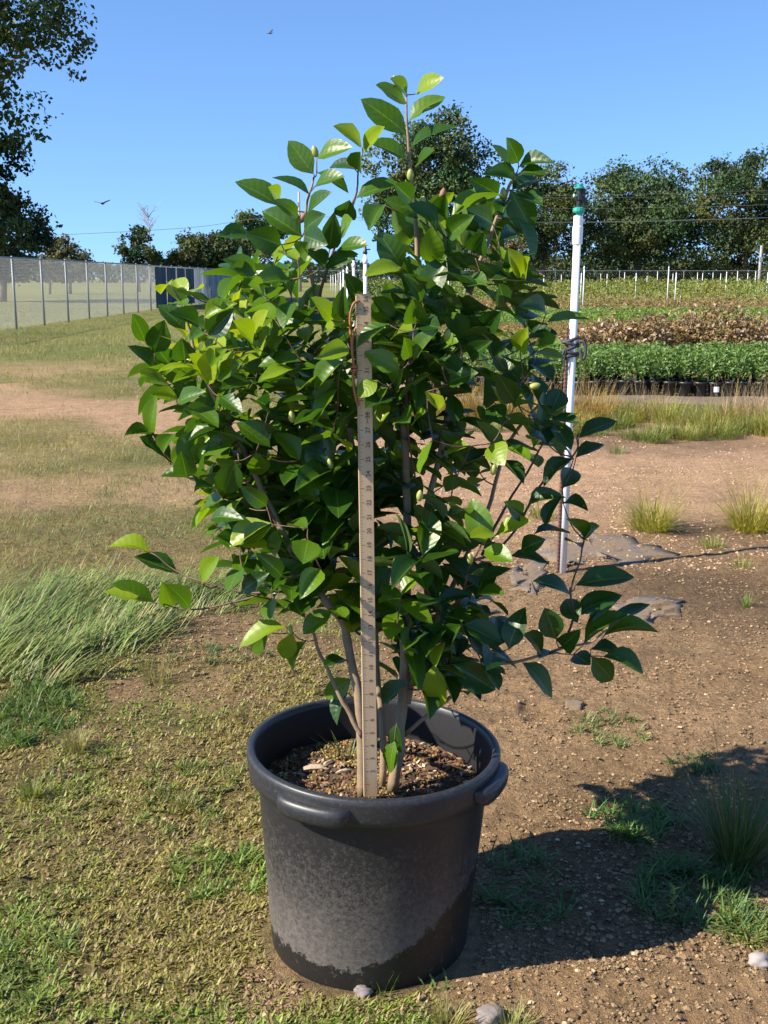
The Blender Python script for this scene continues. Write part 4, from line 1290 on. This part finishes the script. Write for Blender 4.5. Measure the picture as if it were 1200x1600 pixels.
#PLANT#
# ---------------------------------------------------------------- camellia
def leaf_mat():
    m = NT('camellia_leaf')
    oi = m.n('ShaderNodeObjectInfo')
    sep = m.n('ShaderNodeSeparateColor'); m.l(oi.outputs['Color'], sep.inputs[0])
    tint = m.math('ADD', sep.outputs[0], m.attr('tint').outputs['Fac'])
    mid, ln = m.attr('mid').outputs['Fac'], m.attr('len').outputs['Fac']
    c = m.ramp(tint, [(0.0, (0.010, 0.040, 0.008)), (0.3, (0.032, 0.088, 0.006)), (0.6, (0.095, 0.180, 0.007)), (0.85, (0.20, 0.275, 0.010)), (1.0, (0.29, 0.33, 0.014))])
    f = m.noise(35, 4, 0.6)
    c = m.mix(1.0, c, m.mix(f, (0.72, 0.75, 0.8), (1.25, 1.22, 1.1)), 'MULTIPLY')
    # side veins and pale midrib
    w = m.math('SINE', m.math('MULTIPLY', m.math('SUBTRACT', ln, m.math('MULTIPLY', mid, 0.16)), 44.0))
    vein = m.math('MULTIPLY', m.math('SUBTRACT', w, 0.86), 4.0, clamp=True)
    c = m.mix(m.math('MULTIPLY', vein, 0.07), c, (0.16, 0.28, 0.05))
    rib = m.math('SUBTRACT', 1.0, m.math('MULTIPLY', mid, 16.0), clamp=True)
    c = m.mix(m.math('MULTIPLY', rib, 0.45), c, (0.20, 0.32, 0.05))
    geo = m.n('ShaderNodeNewGeometry')
    under = m.mix(0.55, c, (0.13, 0.20, 0.055))
    cc = m.mix(geo.outputs['Backfacing'], c, under)
    m.base(cc)
    m.l(m.math('ADD', 0.27, m.math('ADD', m.math('MULTIPLY', f, 0.14), m.math('MULTIPLY', geo.outputs['Backfacing'], 0.3))), m.b.inputs['Roughness'])
    m.b.inputs['Specular IOR Level'].default_value = 0.5
    m.bump(m.math('ADD', m.math('MULTIPLY', w, 0.25), f), 0.16, 0.003)
    tr = m.n('ShaderNodeBsdfTranslucent')
    m.l(m.mix(1.0, c, (2.4, 2.3, 0.9), 'MULTIPLY'), tr.inputs['Color'])
    mx = m.n('ShaderNodeMixShader'); mx.inputs['Fac'].default_value = 0.30
    m.l(m.b.outputs[0], mx.inputs[1]); m.l(tr.outputs[0], mx.inputs[2]); m.l(mx.outputs[0], m.out.inputs['Surface'])
    return m.m


M['leaf'] = leaf_mat()


def leaf_arrays(seed, fold, curl, twist, serr=0.035):
    """ovate blade with drawn-out tip, folded along the midrib; unit length, unit width"""
    rs = np.random.default_rng(seed)
    T = [0.07, 0.2, 0.36, 0.53, 0.70, 0.86]
    Wd = [0.28, 0.74, 0.98, 1.0, 0.82, 0.45]
    V = [(0, 0, 0)]; mid = [0.0]; ln = [0.0]
    bend = lambda t: -curl * t * t + 0.02 * math.sin(t * 5)
    for t, w in zip(T, Wd):
        for v in (-1, -0.5, 0, 0.5, 1):
            h = w * 0.5
            ww = abs(v) * h
            z = bend(t) + fold * ww * (1 - 0.25 * abs(v)) + twist * v * h * (t - 0.3)
            if abs(v) == 1: z += rs.normal() * 0.03 * h; h *= 1 + rs.normal() * serr
            V.append((t + (0.03 * abs(v)), v * h, z)); mid.append(abs(v)); ln.append(t)
    V.append((1.02, 0, bend(1.0) - 0.02)); mid.append(0.0); ln.append(1.0)
    tris, quads = [], []
    for j in range(4): tris.append((0, 1 + j + 1, 1 + j)) if False else tris.append((0, 1 + j, 2 + j))
    for i in range(5):
        a = 1 + i * 5
        for j in range(4): quads.append((a + j, a + 5 + j, a + 6 + j, a + 1 + j))
    a = 26
    for j in range(4): tris.append((a + j, 31, a + j + 1))
    return np.array(V), quads, [(x, z, y) for x, y, z in tris[:4]] + tris[4:], mid, ln


LV = []
for s_ in range(14):
    r_ = np.random.default_rng(500 + s_)
    LV.append(leaf_arrays(600 + s_, r_.uniform(0.12, 0.62), r_.uniform(0.02, 0.30) * (1 if s_ % 5 else -0.4), r_.uniform(-0.35, 0.35)))


def fattr(me, name, vals):
    a = me.attributes.new(name, 'FLOAT', 'POINT'); a.data.foreach_set('value', np.asarray(vals, np.float32))


def fix_normals(V, q, t):
    """wind every face so that its normal is +Z (upper leaf side)"""
    out_q = []
    for f in q:
        n = np.cross(V[f[1]] - V[f[0]], V[f[2]] - V[f[0]])
        out_q.append(f if n[2] > 0 else f[::-1])
    out_t = []
    for f in t:
        n = np.cross(V[f[1]] - V[f[0]], V[f[2]] - V[f[0]])
        out_t.append(f if n[2] > 0 else f[::-1])
    return out_q, out_t


LME = []
for i_, (V, q, t, mid, ln) in enumerate(LV):
    q, t = fix_normals(V, q, t); LV[i_] = (V, q, t, mid, ln)
    mb = MB().add(V, q, t); me = mb.mesh('leaf', M['leaf'], True)
    order = me
    fattr(me, 'mid', mid); fattr(me, 'len', ln)
    LME.append(me)

ROOT = np.array([PX + 0.045, 1.97, PH - 0.06])
# leaves read off the photograph: twig end x, y, tip x, y, seen width (px), tint; optional distance
LEAVES = [
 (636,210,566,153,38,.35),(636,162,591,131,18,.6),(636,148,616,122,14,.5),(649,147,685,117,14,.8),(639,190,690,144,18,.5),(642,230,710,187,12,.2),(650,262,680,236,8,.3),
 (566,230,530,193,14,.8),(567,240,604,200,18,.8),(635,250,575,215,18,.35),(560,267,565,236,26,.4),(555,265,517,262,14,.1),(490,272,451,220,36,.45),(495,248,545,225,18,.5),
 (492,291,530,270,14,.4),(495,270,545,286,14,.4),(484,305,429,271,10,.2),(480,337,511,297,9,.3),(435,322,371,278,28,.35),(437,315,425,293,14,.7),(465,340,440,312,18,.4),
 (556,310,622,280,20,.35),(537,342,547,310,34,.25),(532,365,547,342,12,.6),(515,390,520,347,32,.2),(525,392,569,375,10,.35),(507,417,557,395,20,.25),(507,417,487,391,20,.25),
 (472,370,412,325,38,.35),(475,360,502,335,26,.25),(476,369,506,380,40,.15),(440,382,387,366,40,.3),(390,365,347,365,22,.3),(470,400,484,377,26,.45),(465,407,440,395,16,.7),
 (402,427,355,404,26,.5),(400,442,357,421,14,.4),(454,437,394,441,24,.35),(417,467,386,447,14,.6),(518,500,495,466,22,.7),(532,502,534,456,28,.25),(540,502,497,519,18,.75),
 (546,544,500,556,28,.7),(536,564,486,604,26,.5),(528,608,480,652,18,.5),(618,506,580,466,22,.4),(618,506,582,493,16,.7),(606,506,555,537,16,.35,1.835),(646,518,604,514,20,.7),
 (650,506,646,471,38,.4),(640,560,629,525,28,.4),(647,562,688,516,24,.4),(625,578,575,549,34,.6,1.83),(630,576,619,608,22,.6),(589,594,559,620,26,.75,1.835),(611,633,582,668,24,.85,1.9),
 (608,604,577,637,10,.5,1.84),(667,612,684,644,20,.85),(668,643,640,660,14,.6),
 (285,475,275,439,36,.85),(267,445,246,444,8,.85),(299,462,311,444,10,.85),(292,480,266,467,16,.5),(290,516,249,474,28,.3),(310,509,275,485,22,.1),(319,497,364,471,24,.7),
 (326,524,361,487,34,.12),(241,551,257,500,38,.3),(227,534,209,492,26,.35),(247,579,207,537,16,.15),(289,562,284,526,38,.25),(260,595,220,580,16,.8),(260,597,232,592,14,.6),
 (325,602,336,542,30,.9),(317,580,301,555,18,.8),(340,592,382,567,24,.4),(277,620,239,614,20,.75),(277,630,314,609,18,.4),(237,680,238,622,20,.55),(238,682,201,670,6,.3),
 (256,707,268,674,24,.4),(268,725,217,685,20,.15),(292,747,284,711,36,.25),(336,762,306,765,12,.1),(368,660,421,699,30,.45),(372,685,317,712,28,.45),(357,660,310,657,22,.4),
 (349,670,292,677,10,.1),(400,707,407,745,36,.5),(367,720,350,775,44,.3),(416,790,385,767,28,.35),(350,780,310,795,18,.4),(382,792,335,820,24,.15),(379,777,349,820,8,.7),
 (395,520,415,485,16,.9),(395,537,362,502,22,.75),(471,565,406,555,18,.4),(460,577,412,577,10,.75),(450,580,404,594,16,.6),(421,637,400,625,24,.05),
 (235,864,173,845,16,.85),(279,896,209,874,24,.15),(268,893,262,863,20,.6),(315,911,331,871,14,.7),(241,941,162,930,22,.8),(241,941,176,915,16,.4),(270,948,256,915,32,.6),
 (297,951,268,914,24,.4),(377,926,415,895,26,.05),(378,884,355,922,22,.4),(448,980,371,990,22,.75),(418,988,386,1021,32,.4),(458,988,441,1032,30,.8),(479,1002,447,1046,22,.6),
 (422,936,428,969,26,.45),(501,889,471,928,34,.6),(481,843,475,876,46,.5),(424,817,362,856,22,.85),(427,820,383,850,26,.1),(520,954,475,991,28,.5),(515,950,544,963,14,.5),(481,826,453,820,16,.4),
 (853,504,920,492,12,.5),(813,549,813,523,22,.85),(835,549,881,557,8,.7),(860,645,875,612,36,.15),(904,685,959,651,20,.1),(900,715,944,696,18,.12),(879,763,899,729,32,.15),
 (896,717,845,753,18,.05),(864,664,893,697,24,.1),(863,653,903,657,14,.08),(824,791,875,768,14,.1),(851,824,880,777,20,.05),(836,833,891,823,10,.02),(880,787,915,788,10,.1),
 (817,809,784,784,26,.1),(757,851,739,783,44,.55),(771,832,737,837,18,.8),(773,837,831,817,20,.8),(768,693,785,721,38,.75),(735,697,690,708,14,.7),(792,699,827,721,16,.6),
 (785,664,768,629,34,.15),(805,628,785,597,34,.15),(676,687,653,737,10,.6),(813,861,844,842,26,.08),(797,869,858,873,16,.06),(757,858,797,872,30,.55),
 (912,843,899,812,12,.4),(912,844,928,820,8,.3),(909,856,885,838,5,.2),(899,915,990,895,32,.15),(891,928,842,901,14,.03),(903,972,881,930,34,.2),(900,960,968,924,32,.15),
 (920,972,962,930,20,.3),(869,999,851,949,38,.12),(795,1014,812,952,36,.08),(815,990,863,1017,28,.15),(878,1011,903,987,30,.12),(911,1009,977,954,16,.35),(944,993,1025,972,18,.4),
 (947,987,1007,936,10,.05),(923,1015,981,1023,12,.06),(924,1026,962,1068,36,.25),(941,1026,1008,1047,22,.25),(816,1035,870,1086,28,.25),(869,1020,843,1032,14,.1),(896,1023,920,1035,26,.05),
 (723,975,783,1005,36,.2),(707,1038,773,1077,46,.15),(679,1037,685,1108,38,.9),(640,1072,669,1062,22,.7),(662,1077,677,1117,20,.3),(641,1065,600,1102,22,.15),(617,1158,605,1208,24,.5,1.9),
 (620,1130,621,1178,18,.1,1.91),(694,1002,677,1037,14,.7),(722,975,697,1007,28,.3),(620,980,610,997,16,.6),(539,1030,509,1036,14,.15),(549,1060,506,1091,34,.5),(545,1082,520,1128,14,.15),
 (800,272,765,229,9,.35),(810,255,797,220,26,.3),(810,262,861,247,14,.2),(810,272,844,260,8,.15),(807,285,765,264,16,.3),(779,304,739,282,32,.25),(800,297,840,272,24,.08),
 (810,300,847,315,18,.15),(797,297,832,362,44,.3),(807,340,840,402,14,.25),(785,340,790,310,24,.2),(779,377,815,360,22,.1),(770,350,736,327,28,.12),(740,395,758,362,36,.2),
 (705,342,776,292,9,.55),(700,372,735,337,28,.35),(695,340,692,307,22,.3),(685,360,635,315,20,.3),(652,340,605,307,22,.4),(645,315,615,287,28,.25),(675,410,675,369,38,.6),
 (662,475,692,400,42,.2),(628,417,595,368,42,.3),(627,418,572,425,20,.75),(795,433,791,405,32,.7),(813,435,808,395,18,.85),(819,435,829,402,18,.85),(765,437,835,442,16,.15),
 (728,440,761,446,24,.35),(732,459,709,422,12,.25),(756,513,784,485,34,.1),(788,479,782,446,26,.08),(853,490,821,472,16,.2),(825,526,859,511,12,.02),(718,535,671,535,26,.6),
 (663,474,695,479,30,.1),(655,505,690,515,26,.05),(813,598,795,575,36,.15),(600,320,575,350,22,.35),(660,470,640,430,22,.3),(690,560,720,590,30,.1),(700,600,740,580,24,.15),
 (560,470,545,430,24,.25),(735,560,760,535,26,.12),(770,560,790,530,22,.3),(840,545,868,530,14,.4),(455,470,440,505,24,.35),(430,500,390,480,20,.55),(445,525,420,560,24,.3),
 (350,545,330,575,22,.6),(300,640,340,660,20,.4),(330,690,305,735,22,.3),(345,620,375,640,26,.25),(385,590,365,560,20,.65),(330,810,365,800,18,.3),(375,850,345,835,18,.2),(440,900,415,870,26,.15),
]


def half_w(py):
    return float(np.interp(py, [120, 250, 350, 450, 560, 700, 800, 900, 1000, 1100], [40, 150, 240, 300, 350, 345, 300, 330, 330, 120]))


def crown_y(px, py):
    u = min(1, abs(px - 585) / half_w(py))
    front = 2.02 - 0.20 * math.sqrt(max(0, 1 - u * u)) * float(np.interp(py, [120, 250, 420, 900, 1100], [0.05, 0.25, 1, 1, 0.4]))
    if 535 < px < 615 and py > 440: front = max(front, 1.895)
    return front


UPV = np.array([0, 0, 1.0])
CAMP = np.array([0, 0, CAM_H])
prs = np.random.default_rng(2024)
leaf_list = []      # (base, axis(unit), normal, length, width, tint, variant)


def nrmz(v): return v / (np.linalg.norm(v) + 1e-12)


for e in LEAVES:
    bx, by, tx_, ty_, w, tint = e[:6]
    Yb = e[6] if len(e) > 6 else crown_y((bx + tx_) / 2, (by + ty_) / 2) + prs.normal() * 0.012
    B = at(bx, by, Yb); T = at(tx_, ty_, Yb)
    d = T - B; L0 = np.linalg.norm(d); dep = np.linalg.norm(B - CAMP)
    Lt = prs.uniform(0.060, 0.078); wm = w * dep / F_PX
    nat = max(min(0.60 * max(L0, Lt * 0.85), 0.052), wm)
    if L0 < Lt:
        dd = min(math.sqrt(Lt * Lt - L0 * L0), 0.05) * (-1 if prs.uniform() < 0.75 else 1)
        if len(e) > 6: dd = -abs(dd) * 0.3
        T = at(tx_, ty_, Yb + dd); d = T - B
    L = np.linalg.norm(d); ax = d / L
    view = nrmz(CAMP - B)
    n0 = nrmz(view - ax * (view @ ax))
    phi = math.acos(min(1, wm / nat)) * 0.92
    s0 = np.cross(n0, ax)
    cands = [n0 * math.cos(phi) + s0 * math.sin(phi) * sg for sg in (1, -1)]
    n = max(cands, key=lambda c: c @ (UPV + 0.25 * np.array(sun_vec)))
    leaf_list.append((B, ax, n, L, nat, tint, int(prs.integers(0, 14))))

N_EXPL = len(leaf_list)
POLY = np.array([(232, 560), (290, 500), (390, 410), (450, 370), (500, 420), (560, 380), (600, 330), (690, 330), (780, 330), (825, 450), (840, 540), (865, 620), (860, 700), (800, 740), (750, 790), (765, 900), (780, 1010), (735, 1065), (690, 1075),
                 (640, 1050), (600, 1020), (530, 940), (480, 960), (430, 960), (400, 900), (345, 810), (280, 700)], float)


def inside(px, py):
    c = False; n = len(POLY)
    for i in range(n):
        x0, y0 = POLY[i]; x1, y1 = POLY[(i + 1) % n]
        if (y0 > py) != (y1 > py) and px < (x1 - x0) * (py - y0) / (y1 - y0) + x0: c = not c
    return c


shoots = []
while len(shoots) < 285:
    px, py = prs.uniform(220, 880), prs.uniform(330, 1070)
    if not inside(px, py): continue
    if px > 640 and 690 < py < 900 and prs.uniform() < 0.5: continue
    if px > 600 and py > 930 and prs.uniform() < 0.1: continue
    if 480 < px < 640 and py > 900 and prs.uniform() < 0.7: continue
    if px > 670 and 430 < py < 690 and prs.uniform() < 0.6: continue
    if 485 < px < 605 and 360 < py < 485: continue
    if 430 < px < 640 and py < 470 and prs.uniform() < 0.7: continue
    if 420 < px < 550 and 470 <= py < 600 and prs.uniform() < 0.35: continue
    if 680 < px < 800 and py < 450 and prs.uniform() < 0.35: continue
    Y0 = crown_y(px, py)
    Y = Y0 + 0.035 + prs.uniform(0, 1) ** 1.3 * min(0.42, 2 * (2.06 - Y0) + 0.10)
    P = at(px, py, Y)
    if any(np.linalg.norm(P - q[0]) < 0.027 for q in shoots): continue
    out = nrmz(np.array([P[0] - PX, (P[1] - 2.03), 0]))
    d = nrmz(out * prs.uniform(0.2, 0.7) + UPV * prs.uniform(0.5, 1.0) + prs.normal(size=3) * 0.22)
    shoots.append((P, d))
    k = int(prs.integers(4, 7)); a0 = prs.uniform(0, 6.28)
    u = nrmz(np.cross(d, [0.3, 0.2, 0.9])); v = np.cross(d, u)
    young = prs.uniform() < 0.16
    for j in range(k):
        a = a0 + j * 2.4; th_ = prs.uniform(0.7, 1.35)
        rad = u * math.cos(a) + v * math.sin(a)
        ax = nrmz(d * math.cos(th_) + rad * math.sin(th_) - UPV * 0.15)
        n = d * 0.55 + UPV * 0.6 + prs.normal(size=3) * 0.25; n = nrmz(n - ax * (n @ ax))
        L = prs.uniform(0.062, 0.088) * (0.8 if young else 1)
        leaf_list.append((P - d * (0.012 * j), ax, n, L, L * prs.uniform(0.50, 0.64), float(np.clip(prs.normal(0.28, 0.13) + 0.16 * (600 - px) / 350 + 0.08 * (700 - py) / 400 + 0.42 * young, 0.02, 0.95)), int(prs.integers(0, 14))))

# ---- stems traced in the photograph: (px, py, distance) and radius in mm at both ends
STEMS = [
 ([(566,1245,1.88),(565,1160,1.895),(560,1090,1.91),(546,1020,1.93),(537,975,1.94),(510,940,1.95),(478,900,1.96),(440,830,1.96),(410,770,1.97),(385,715,1.97),(350,650,1.97),(318,585,1.97),(296,520,1.98),(287,478,1.98)], 10.5, 1.8),
 ([(566,1150,1.895),(540,1108,1.90),(515,1050,1.91),(492,1000,1.92),(480,965,1.92)], 5.0, 2.0),
 ([(612,1235,1.93),(624,1160,1.95),(628,1090,1.97),(632,1000,1.98),(635,900,1.99),(636,800,2.0),(633,690,2.0),(640,590,2.0),(650,505,1.98),(652,420,1.99),(646,330,2.0),(638,230,2.0),(637,150,2.0)], 11.5, 1.5),
 ([(634,1100,1.97),(652,1030,1.99),(668,960,2.0),(664,880,2.0),(668,790,2.01),(690,700,2.02),(705,610,2.02),(722,520,2.02),(738,440,2.02),(766,368,2.02),(792,300,2.02),(806,268,2.02)], 7.5, 2.2),
 ([(600,1230,1.94),(594,1100,1.99),(584,960,2.04),(566,810,2.04),(545,660,2.02),(516,560,2.0),(497,480,1.99),(482,400,1.99),(478,345,1.99),(490,275,2.0)], 7.0, 1.8),
 ([(640,1060,1.98),(684,960,2.0),(724,880,2.03),(760,800,2.05),(792,700,2.06),(832,645,2.05),(862,622,2.04)], 5.5, 2.0),
 ([(632,1150,1.97),(700,1092,1.97),(760,1045,1.97),(820,1030,1.98),(878,1014,1.98),(925,1003,1.98),(950,985,1.99)], 4.2, 1.6),
 ([(752,870,2.04),(790,790,2.06),(835,722,2.07),(868,655,2.06)], 3.0, 1.5),
 ([(724,880,2.03),(775,860,2.08),(815,815,2.09),(850,750,2.09),(895,715,2.09),(905,680,2.09)], 3.0, 1.5),
 ([(497,480,1.99),(512,415,1.99),(535,355,1.99),(553,310,2.0),(561,268,2.0)], 3.0, 1.4),
 ([(505,935,1.95),(460,925,1.93),(415,925,1.92),(375,925,1.93),(315,910,1.95),(275,893,1.97),(236,864,1.99)], 2.6, 1.2),
 ([(420,926,1.92),(340,945,1.93),(290,953,1.95),(243,942,1.96)], 2.2, 1.1),
 ([(878,1014,1.98),(897,960,1.99),(892,925,1.99),(906,880,1.99),(912,842,2.0)], 2.4, 1.2),
 ([(440,830,1.96),(395,760,1.95),(340,745,1.95),(292,745,1.97),(262,715,1.99),(240,683,2.0)], 2.8, 1.2),
 ([(652,420,1.99),(668,470,1.95),(655,500,1.93),(642,560,1.90),(635,640,1.93),(650,760,1.98)], 2.4, 1.8),
 ([(668,960,2.0),(715,935,1.93),(735,890,1.88),(752,850,1.86)], 3.0, 1.5),
]
shrub = thing('camellia_shrub', tuple(ROOT), 'bushy glossy green camellia with many stems growing in the big black pot', 'shrub')
nodes = []   # points of the stem network
for pts, r0, r1 in STEMS:
    P = smooth_path([at(*p) for p in pts], 5)
    P = P + np.stack([(vn(np.arange(len(P)) * 0.45, np.full(len(P), k_ + r0 * 9), k_) - 0.5) * 0.006 for k_ in (1, 2, 3)], -1)
    mb = MB(); rr = np.linspace(1, 0, len(P)) ** 0.8 * (r0 - r1) + r1
    rr = rr * (0.94 + 0.12 * vn(np.arange(len(P)) * 0.9, np.zeros(len(P)), int(r0 * 10)))
    tube(mb, P - ROOT, rr / 1000, 8)
    mb.build('stem', M['stem'] if r0 > 4 else M['twig'], shrub, True)
    nodes += list(P[3:])
NODES = np.array(nodes)
tw = MB()
targets = [(l[0], None) for l in leaf_list[:N_EXPL]] + [(s[0], s[1]) for s in shoots]
targets.sort(key=lambda t: np.linalg.norm((t[0] - ROOT) * [1, 1, 0.8]))
for P, d in targets:
    if d is not None: P = P - d * 0.002
    v = P - NODES; dist = np.linalg.norm(v, axis=1)
    cost = dist + np.maximum(0, -v[:, 2]) * 0.7
    i = int(np.argmin(cost)); A = NODES[i]; Ld = dist[i]
    if Ld < 0.002: continue
    mid = (A + P) / 2 - UPV * Ld * 0.08 + prs.normal(size=3) * Ld * 0.04
    pts = smooth_path([A, mid, P], max(2, int(Ld / 0.025)))
    tube(tw, pts - ROOT, np.linspace(0.0011 + 0.007 * min(Ld, 0.2), 0.0009, len(pts)), 5)
    NODES = np.concatenate([NODES, pts[1:]])
tag(tw.build('twigs', M['twig'], shrub, True), kind='stuff')


def leaf_matrix(l):
    B, ax, n, L, w, tint, k = l
    s = np.cross(n, ax)
    Mx = np.eye(4); Mx[:3, 0] = ax * L; Mx[:3, 1] = s * w; Mx[:3, 2] = n * L; Mx[:3, 3] = B - ROOT
    return Mx


# which leaves show largest (those become parts of their own; the rest are joined)
buf = np.full((400, 300), 1e9); ids = np.full((400, 300), -1, int)
for li, l in enumerate(leaf_list):
    Mx = leaf_matrix(l); V = LV[l[6]][0]
    Wp = V @ Mx[:3, :3].T + Mx[:3, 3] + ROOT
    u, v_, dp = proj(Wp)
    for a in np.linspace(0, 1, 14):
        for b in np.linspace(-1, 1, 7):
            i = min(5, max(0, int(a * 6))); row = Wp[1 + i * 5 + 2]; edge = Wp[1 + i * 5 + (4 if b > 0 else 0)]
            p = row + (edge - row) * abs(b)
            x, y, dd = proj(p); x, y = int(x / 4), int(y / 4)
            if 0 <= x < 300 and 0 <= y < 400 and dd < buf[y, x]: buf[y, x] = dd; ids[y, x] = li
cnt = np.bincount(ids[ids >= 0], minlength=len(leaf_list))
order = np.argsort(-cnt)
singles = set(int(i) for i in order[:298])
rest = MB(); rt, rm_, rl = [], [], []
for li, l in enumerate(leaf_list):
    Mx = leaf_matrix(l)
    if li in singles:
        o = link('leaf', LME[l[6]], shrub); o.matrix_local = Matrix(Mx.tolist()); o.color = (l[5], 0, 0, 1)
    else:
        V, q, t, mid, ln = LV[l[6]]
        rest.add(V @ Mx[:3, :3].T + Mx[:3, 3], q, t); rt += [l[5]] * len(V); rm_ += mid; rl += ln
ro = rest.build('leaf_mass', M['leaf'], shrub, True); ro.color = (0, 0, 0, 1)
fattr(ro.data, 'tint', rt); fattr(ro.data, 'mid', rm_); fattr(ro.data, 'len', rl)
tag(ro, kind='stuff')

# flower buds
M['bud'] = plain('camellia_bud', (0.30, 0.33, 0.07), 0.4, 0.2, 60)
M['husk'] = plain('dry_husk', (0.26, 0.12, 0.06), 0.7, 0.4, 60)
bm_ = MB(); lathe(bm_, [(0, 0), (0.0025, 0.0005), (0.005, 0.004), (0.0062, 0.009), (0.0052, 0.015), (0.0028, 0.019), (0, 0.021)], 10)
bud_me = bm_.mesh('bud', M['bud'], True)
for (px, py, ax_, az_, Y, m_) in [(622, 128, -.4, 1, None, 0), (457, 652, -.1, 1, None, 0), (525, 667, -1, .1, 1.89, 0), (518, 725, -.2, 1, 1.9, 0), (655, 775, .1, 1, None, 0), (697, 525, .2, 1, None, 0), (735, 873, -.1, 1, 1.86, 0), (826, 598, .9, .3, None, 0),
                              (770, 734, .1, .8, None, 0), (452, 985, .1, 1, None, 0), (657, 317, .3, 1, None, 0), (495, 238, -.3, 1, None, 0), (641, 275, 0, 1, None, 0), (468, 340, .5, .7, None, 1), (690, 305, .2, 1, None, 1), (786, 303, 0, 1, None, 0)]:
    p = at(px, py + 8, Y if Y else crown_y(px, py) - 0.004) - ROOT
    o = link('bud', bud_me, shrub, tuple(p)); o.rotation_euler = Vector((ax_, -0.2, az_)).to_track_quat('Z', 'Y').to_euler()
    if m_: o.data = bud_me.copy(); o.data.materials.clear(); o.data.materials.append(M['husk']); o.name = 'dry_husk'


# ---------------------------------------------------------------- yardstick
def yardstick():
    A = at(579, 1243, 1.865); Bt = at(567.5, 459, 1.845)
    d = Bt - A; L = 0.9144; ax = nrmz(d)
    A = Bt - ax * L
    t = thing('yardstick', tuple(A), 'wooden yardstick standing upright in the pot against the camellia', 'yardstick')
    yaw = math.radians(9)
    s = nrmz(np.array([math.cos(yaw), math.sin(yaw), 0]) - ax * (np.array([math.cos(yaw), math.sin(yaw), 0]) @ ax)); n = np.cross(s, ax)
    R = np.stack([s, n, ax], 1)     # local x across, y = towards the camera, z up
    if n[1] > 0: n = -n
    R = np.stack([s, -n, ax], 1)
    t.rotation_mode = 'QUATERNION'; t.rotation_quaternion = Matrix(R.tolist()).to_quaternion()
    wood = NT('yardstick_wood')
    g = wood.coord('Object'); mp = wood.n('ShaderNodeMapping'); mp.inputs['Scale'].default_value = (60, 60, 2.2); wood.l(g, mp.inputs[0])
    f = wood.noise(3.0, 5, 0.6, mp.outputs[0]); f2 = wood.noise(14, 4)
    wood.base(wood.mix(f2, wood.ramp(f, [(0.3, (0.46, 0.31, 0.17)), (0.7, (0.60, 0.44, 0.27))]), (0.50, 0.35, 0.21))); wood.set(Roughness=0.55); wood.bump(f, 0.1, 0.001)
    mb = MB(); hw, th2, b = 0.0128, 0.0028, 0.0006
    prof = [(-hw + b, -th2), (hw - b, -th2), (hw, -th2 + b), (hw, th2 - b), (hw - b, th2), (-hw + b, th2), (-hw, th2 - b), (-hw, -th2 + b)]
    V = [(x, y, 0) for x, y in prof] + [(x, y, L) for x, y in prof]
    q = [(i, (i + 1) % 8, 8 + (i + 1) % 8, 8 + i) for i in range(8)]
    tr = [(0, i + 1, i) for i in range(1, 7)] + [(8, 8 + i, 9 + i) for i in range(1, 7)]
    mb.add(V, q, tr); mb.build('stick', wood.m, t)
    ink = plain('printed_ink', (0.10, 0.06, 0.035), 0.7, 0.2, 40)
    mb = MB(); zf = -th2 - 0.0004
    def tick(z, x0, x1, w):
        mb.add([(x0, zf, z - w / 2), (x1, zf, z - w / 2), (x1, zf, z + w / 2), (x0, zf, z + w / 2)], [(0, 1, 2, 3)])
    for k in range(1, 36 * 8):
        ln_ = 0.0095 if k % 8 == 0 else 0.0068 if k % 4 == 0 else 0.0052 if k % 2 == 0 else 0.0036
        tick(k * 0.0254 / 8, -hw + 0.0004, -hw + ln_, 0.0007 if k % 8 else 0.0009)
    tick(27.9 * 0.0254, 0.003, 0.0039, 0.018); tick(27.5 * 0.0254, 0.001, 0.006, 0.0009)
    mb.build('tick_marks', ink, t)
    dg = bpy.context.evaluated_depsgraph_get()
    for k in range(2, 37):
        cu = bpy.data.curves.new('num', 'FONT'); cu.body = str(k); cu.size = 0.0108; cu.align_x = 'CENTER'; cu.align_y = 'CENTER'; cu.resolution_u = 2; cu.offset = 0.00012
        ob = bpy.data.objects.new('num', cu); COL.objects.link(ob)
        dg.update(); me = bpy.data.meshes.new_from_object(ob.evaluated_get(dg))
        bpy.data.objects.remove(ob); bpy.data.curves.remove(cu)
        me.materials.clear(); me.materials.append(ink)
        o = link('number', me, t, (0.0042, zf, (k - (0.35 if k == 36 else 0.0)) * 0.0254))
        o.rotation_euler = (math.pi / 2, math.radians(-90), 0)
    return R, A


SR, SA = yardstick()


def cord():
    t = thing('leather_cord', tuple(at(553, 577, 1.842)), 'orange brown leather cord knotted through the top of the yardstick', 'cord')
    m = plain('orange_leather', (0.36, 0.13, 0.045), 0.6, 0.35, 120)
    o0 = np.array(t.location)
    for pts in ([(561, 470, 1.842), (553, 474, 1.838), (548, 488, 1.84), (547, 510, 1.842), (550, 540, 1.842), (552, 577, 1.842)], [(559, 507, 1.845), (553, 520, 1.842), (550, 545, 1.839), (554, 577, 1.84)],
                [(552, 577, 1.842), (553, 600, 1.842), (556, 618, 1.842), (559, 634, 1.842)], [(554, 577, 1.84), (551, 590, 1.838), (554, 612, 1.838), (557, 628, 1.839)]):
        mb = MB(); tube(mb, smooth_path([at(*p) for p in pts], 5) - o0, 0.0021, 7); mb.build('strand', m, t, True)
    mb = MB(); a = np.linspace(0, 4 * math.pi, 26)
    tube(mb, np.stack([0.0048 * np.cos(a), 0.0048 * np.sin(a), np.linspace(-0.006, 0.006, 26)], -1), 0.0024, 6); mb.build('knot', m, t, True)


cord()
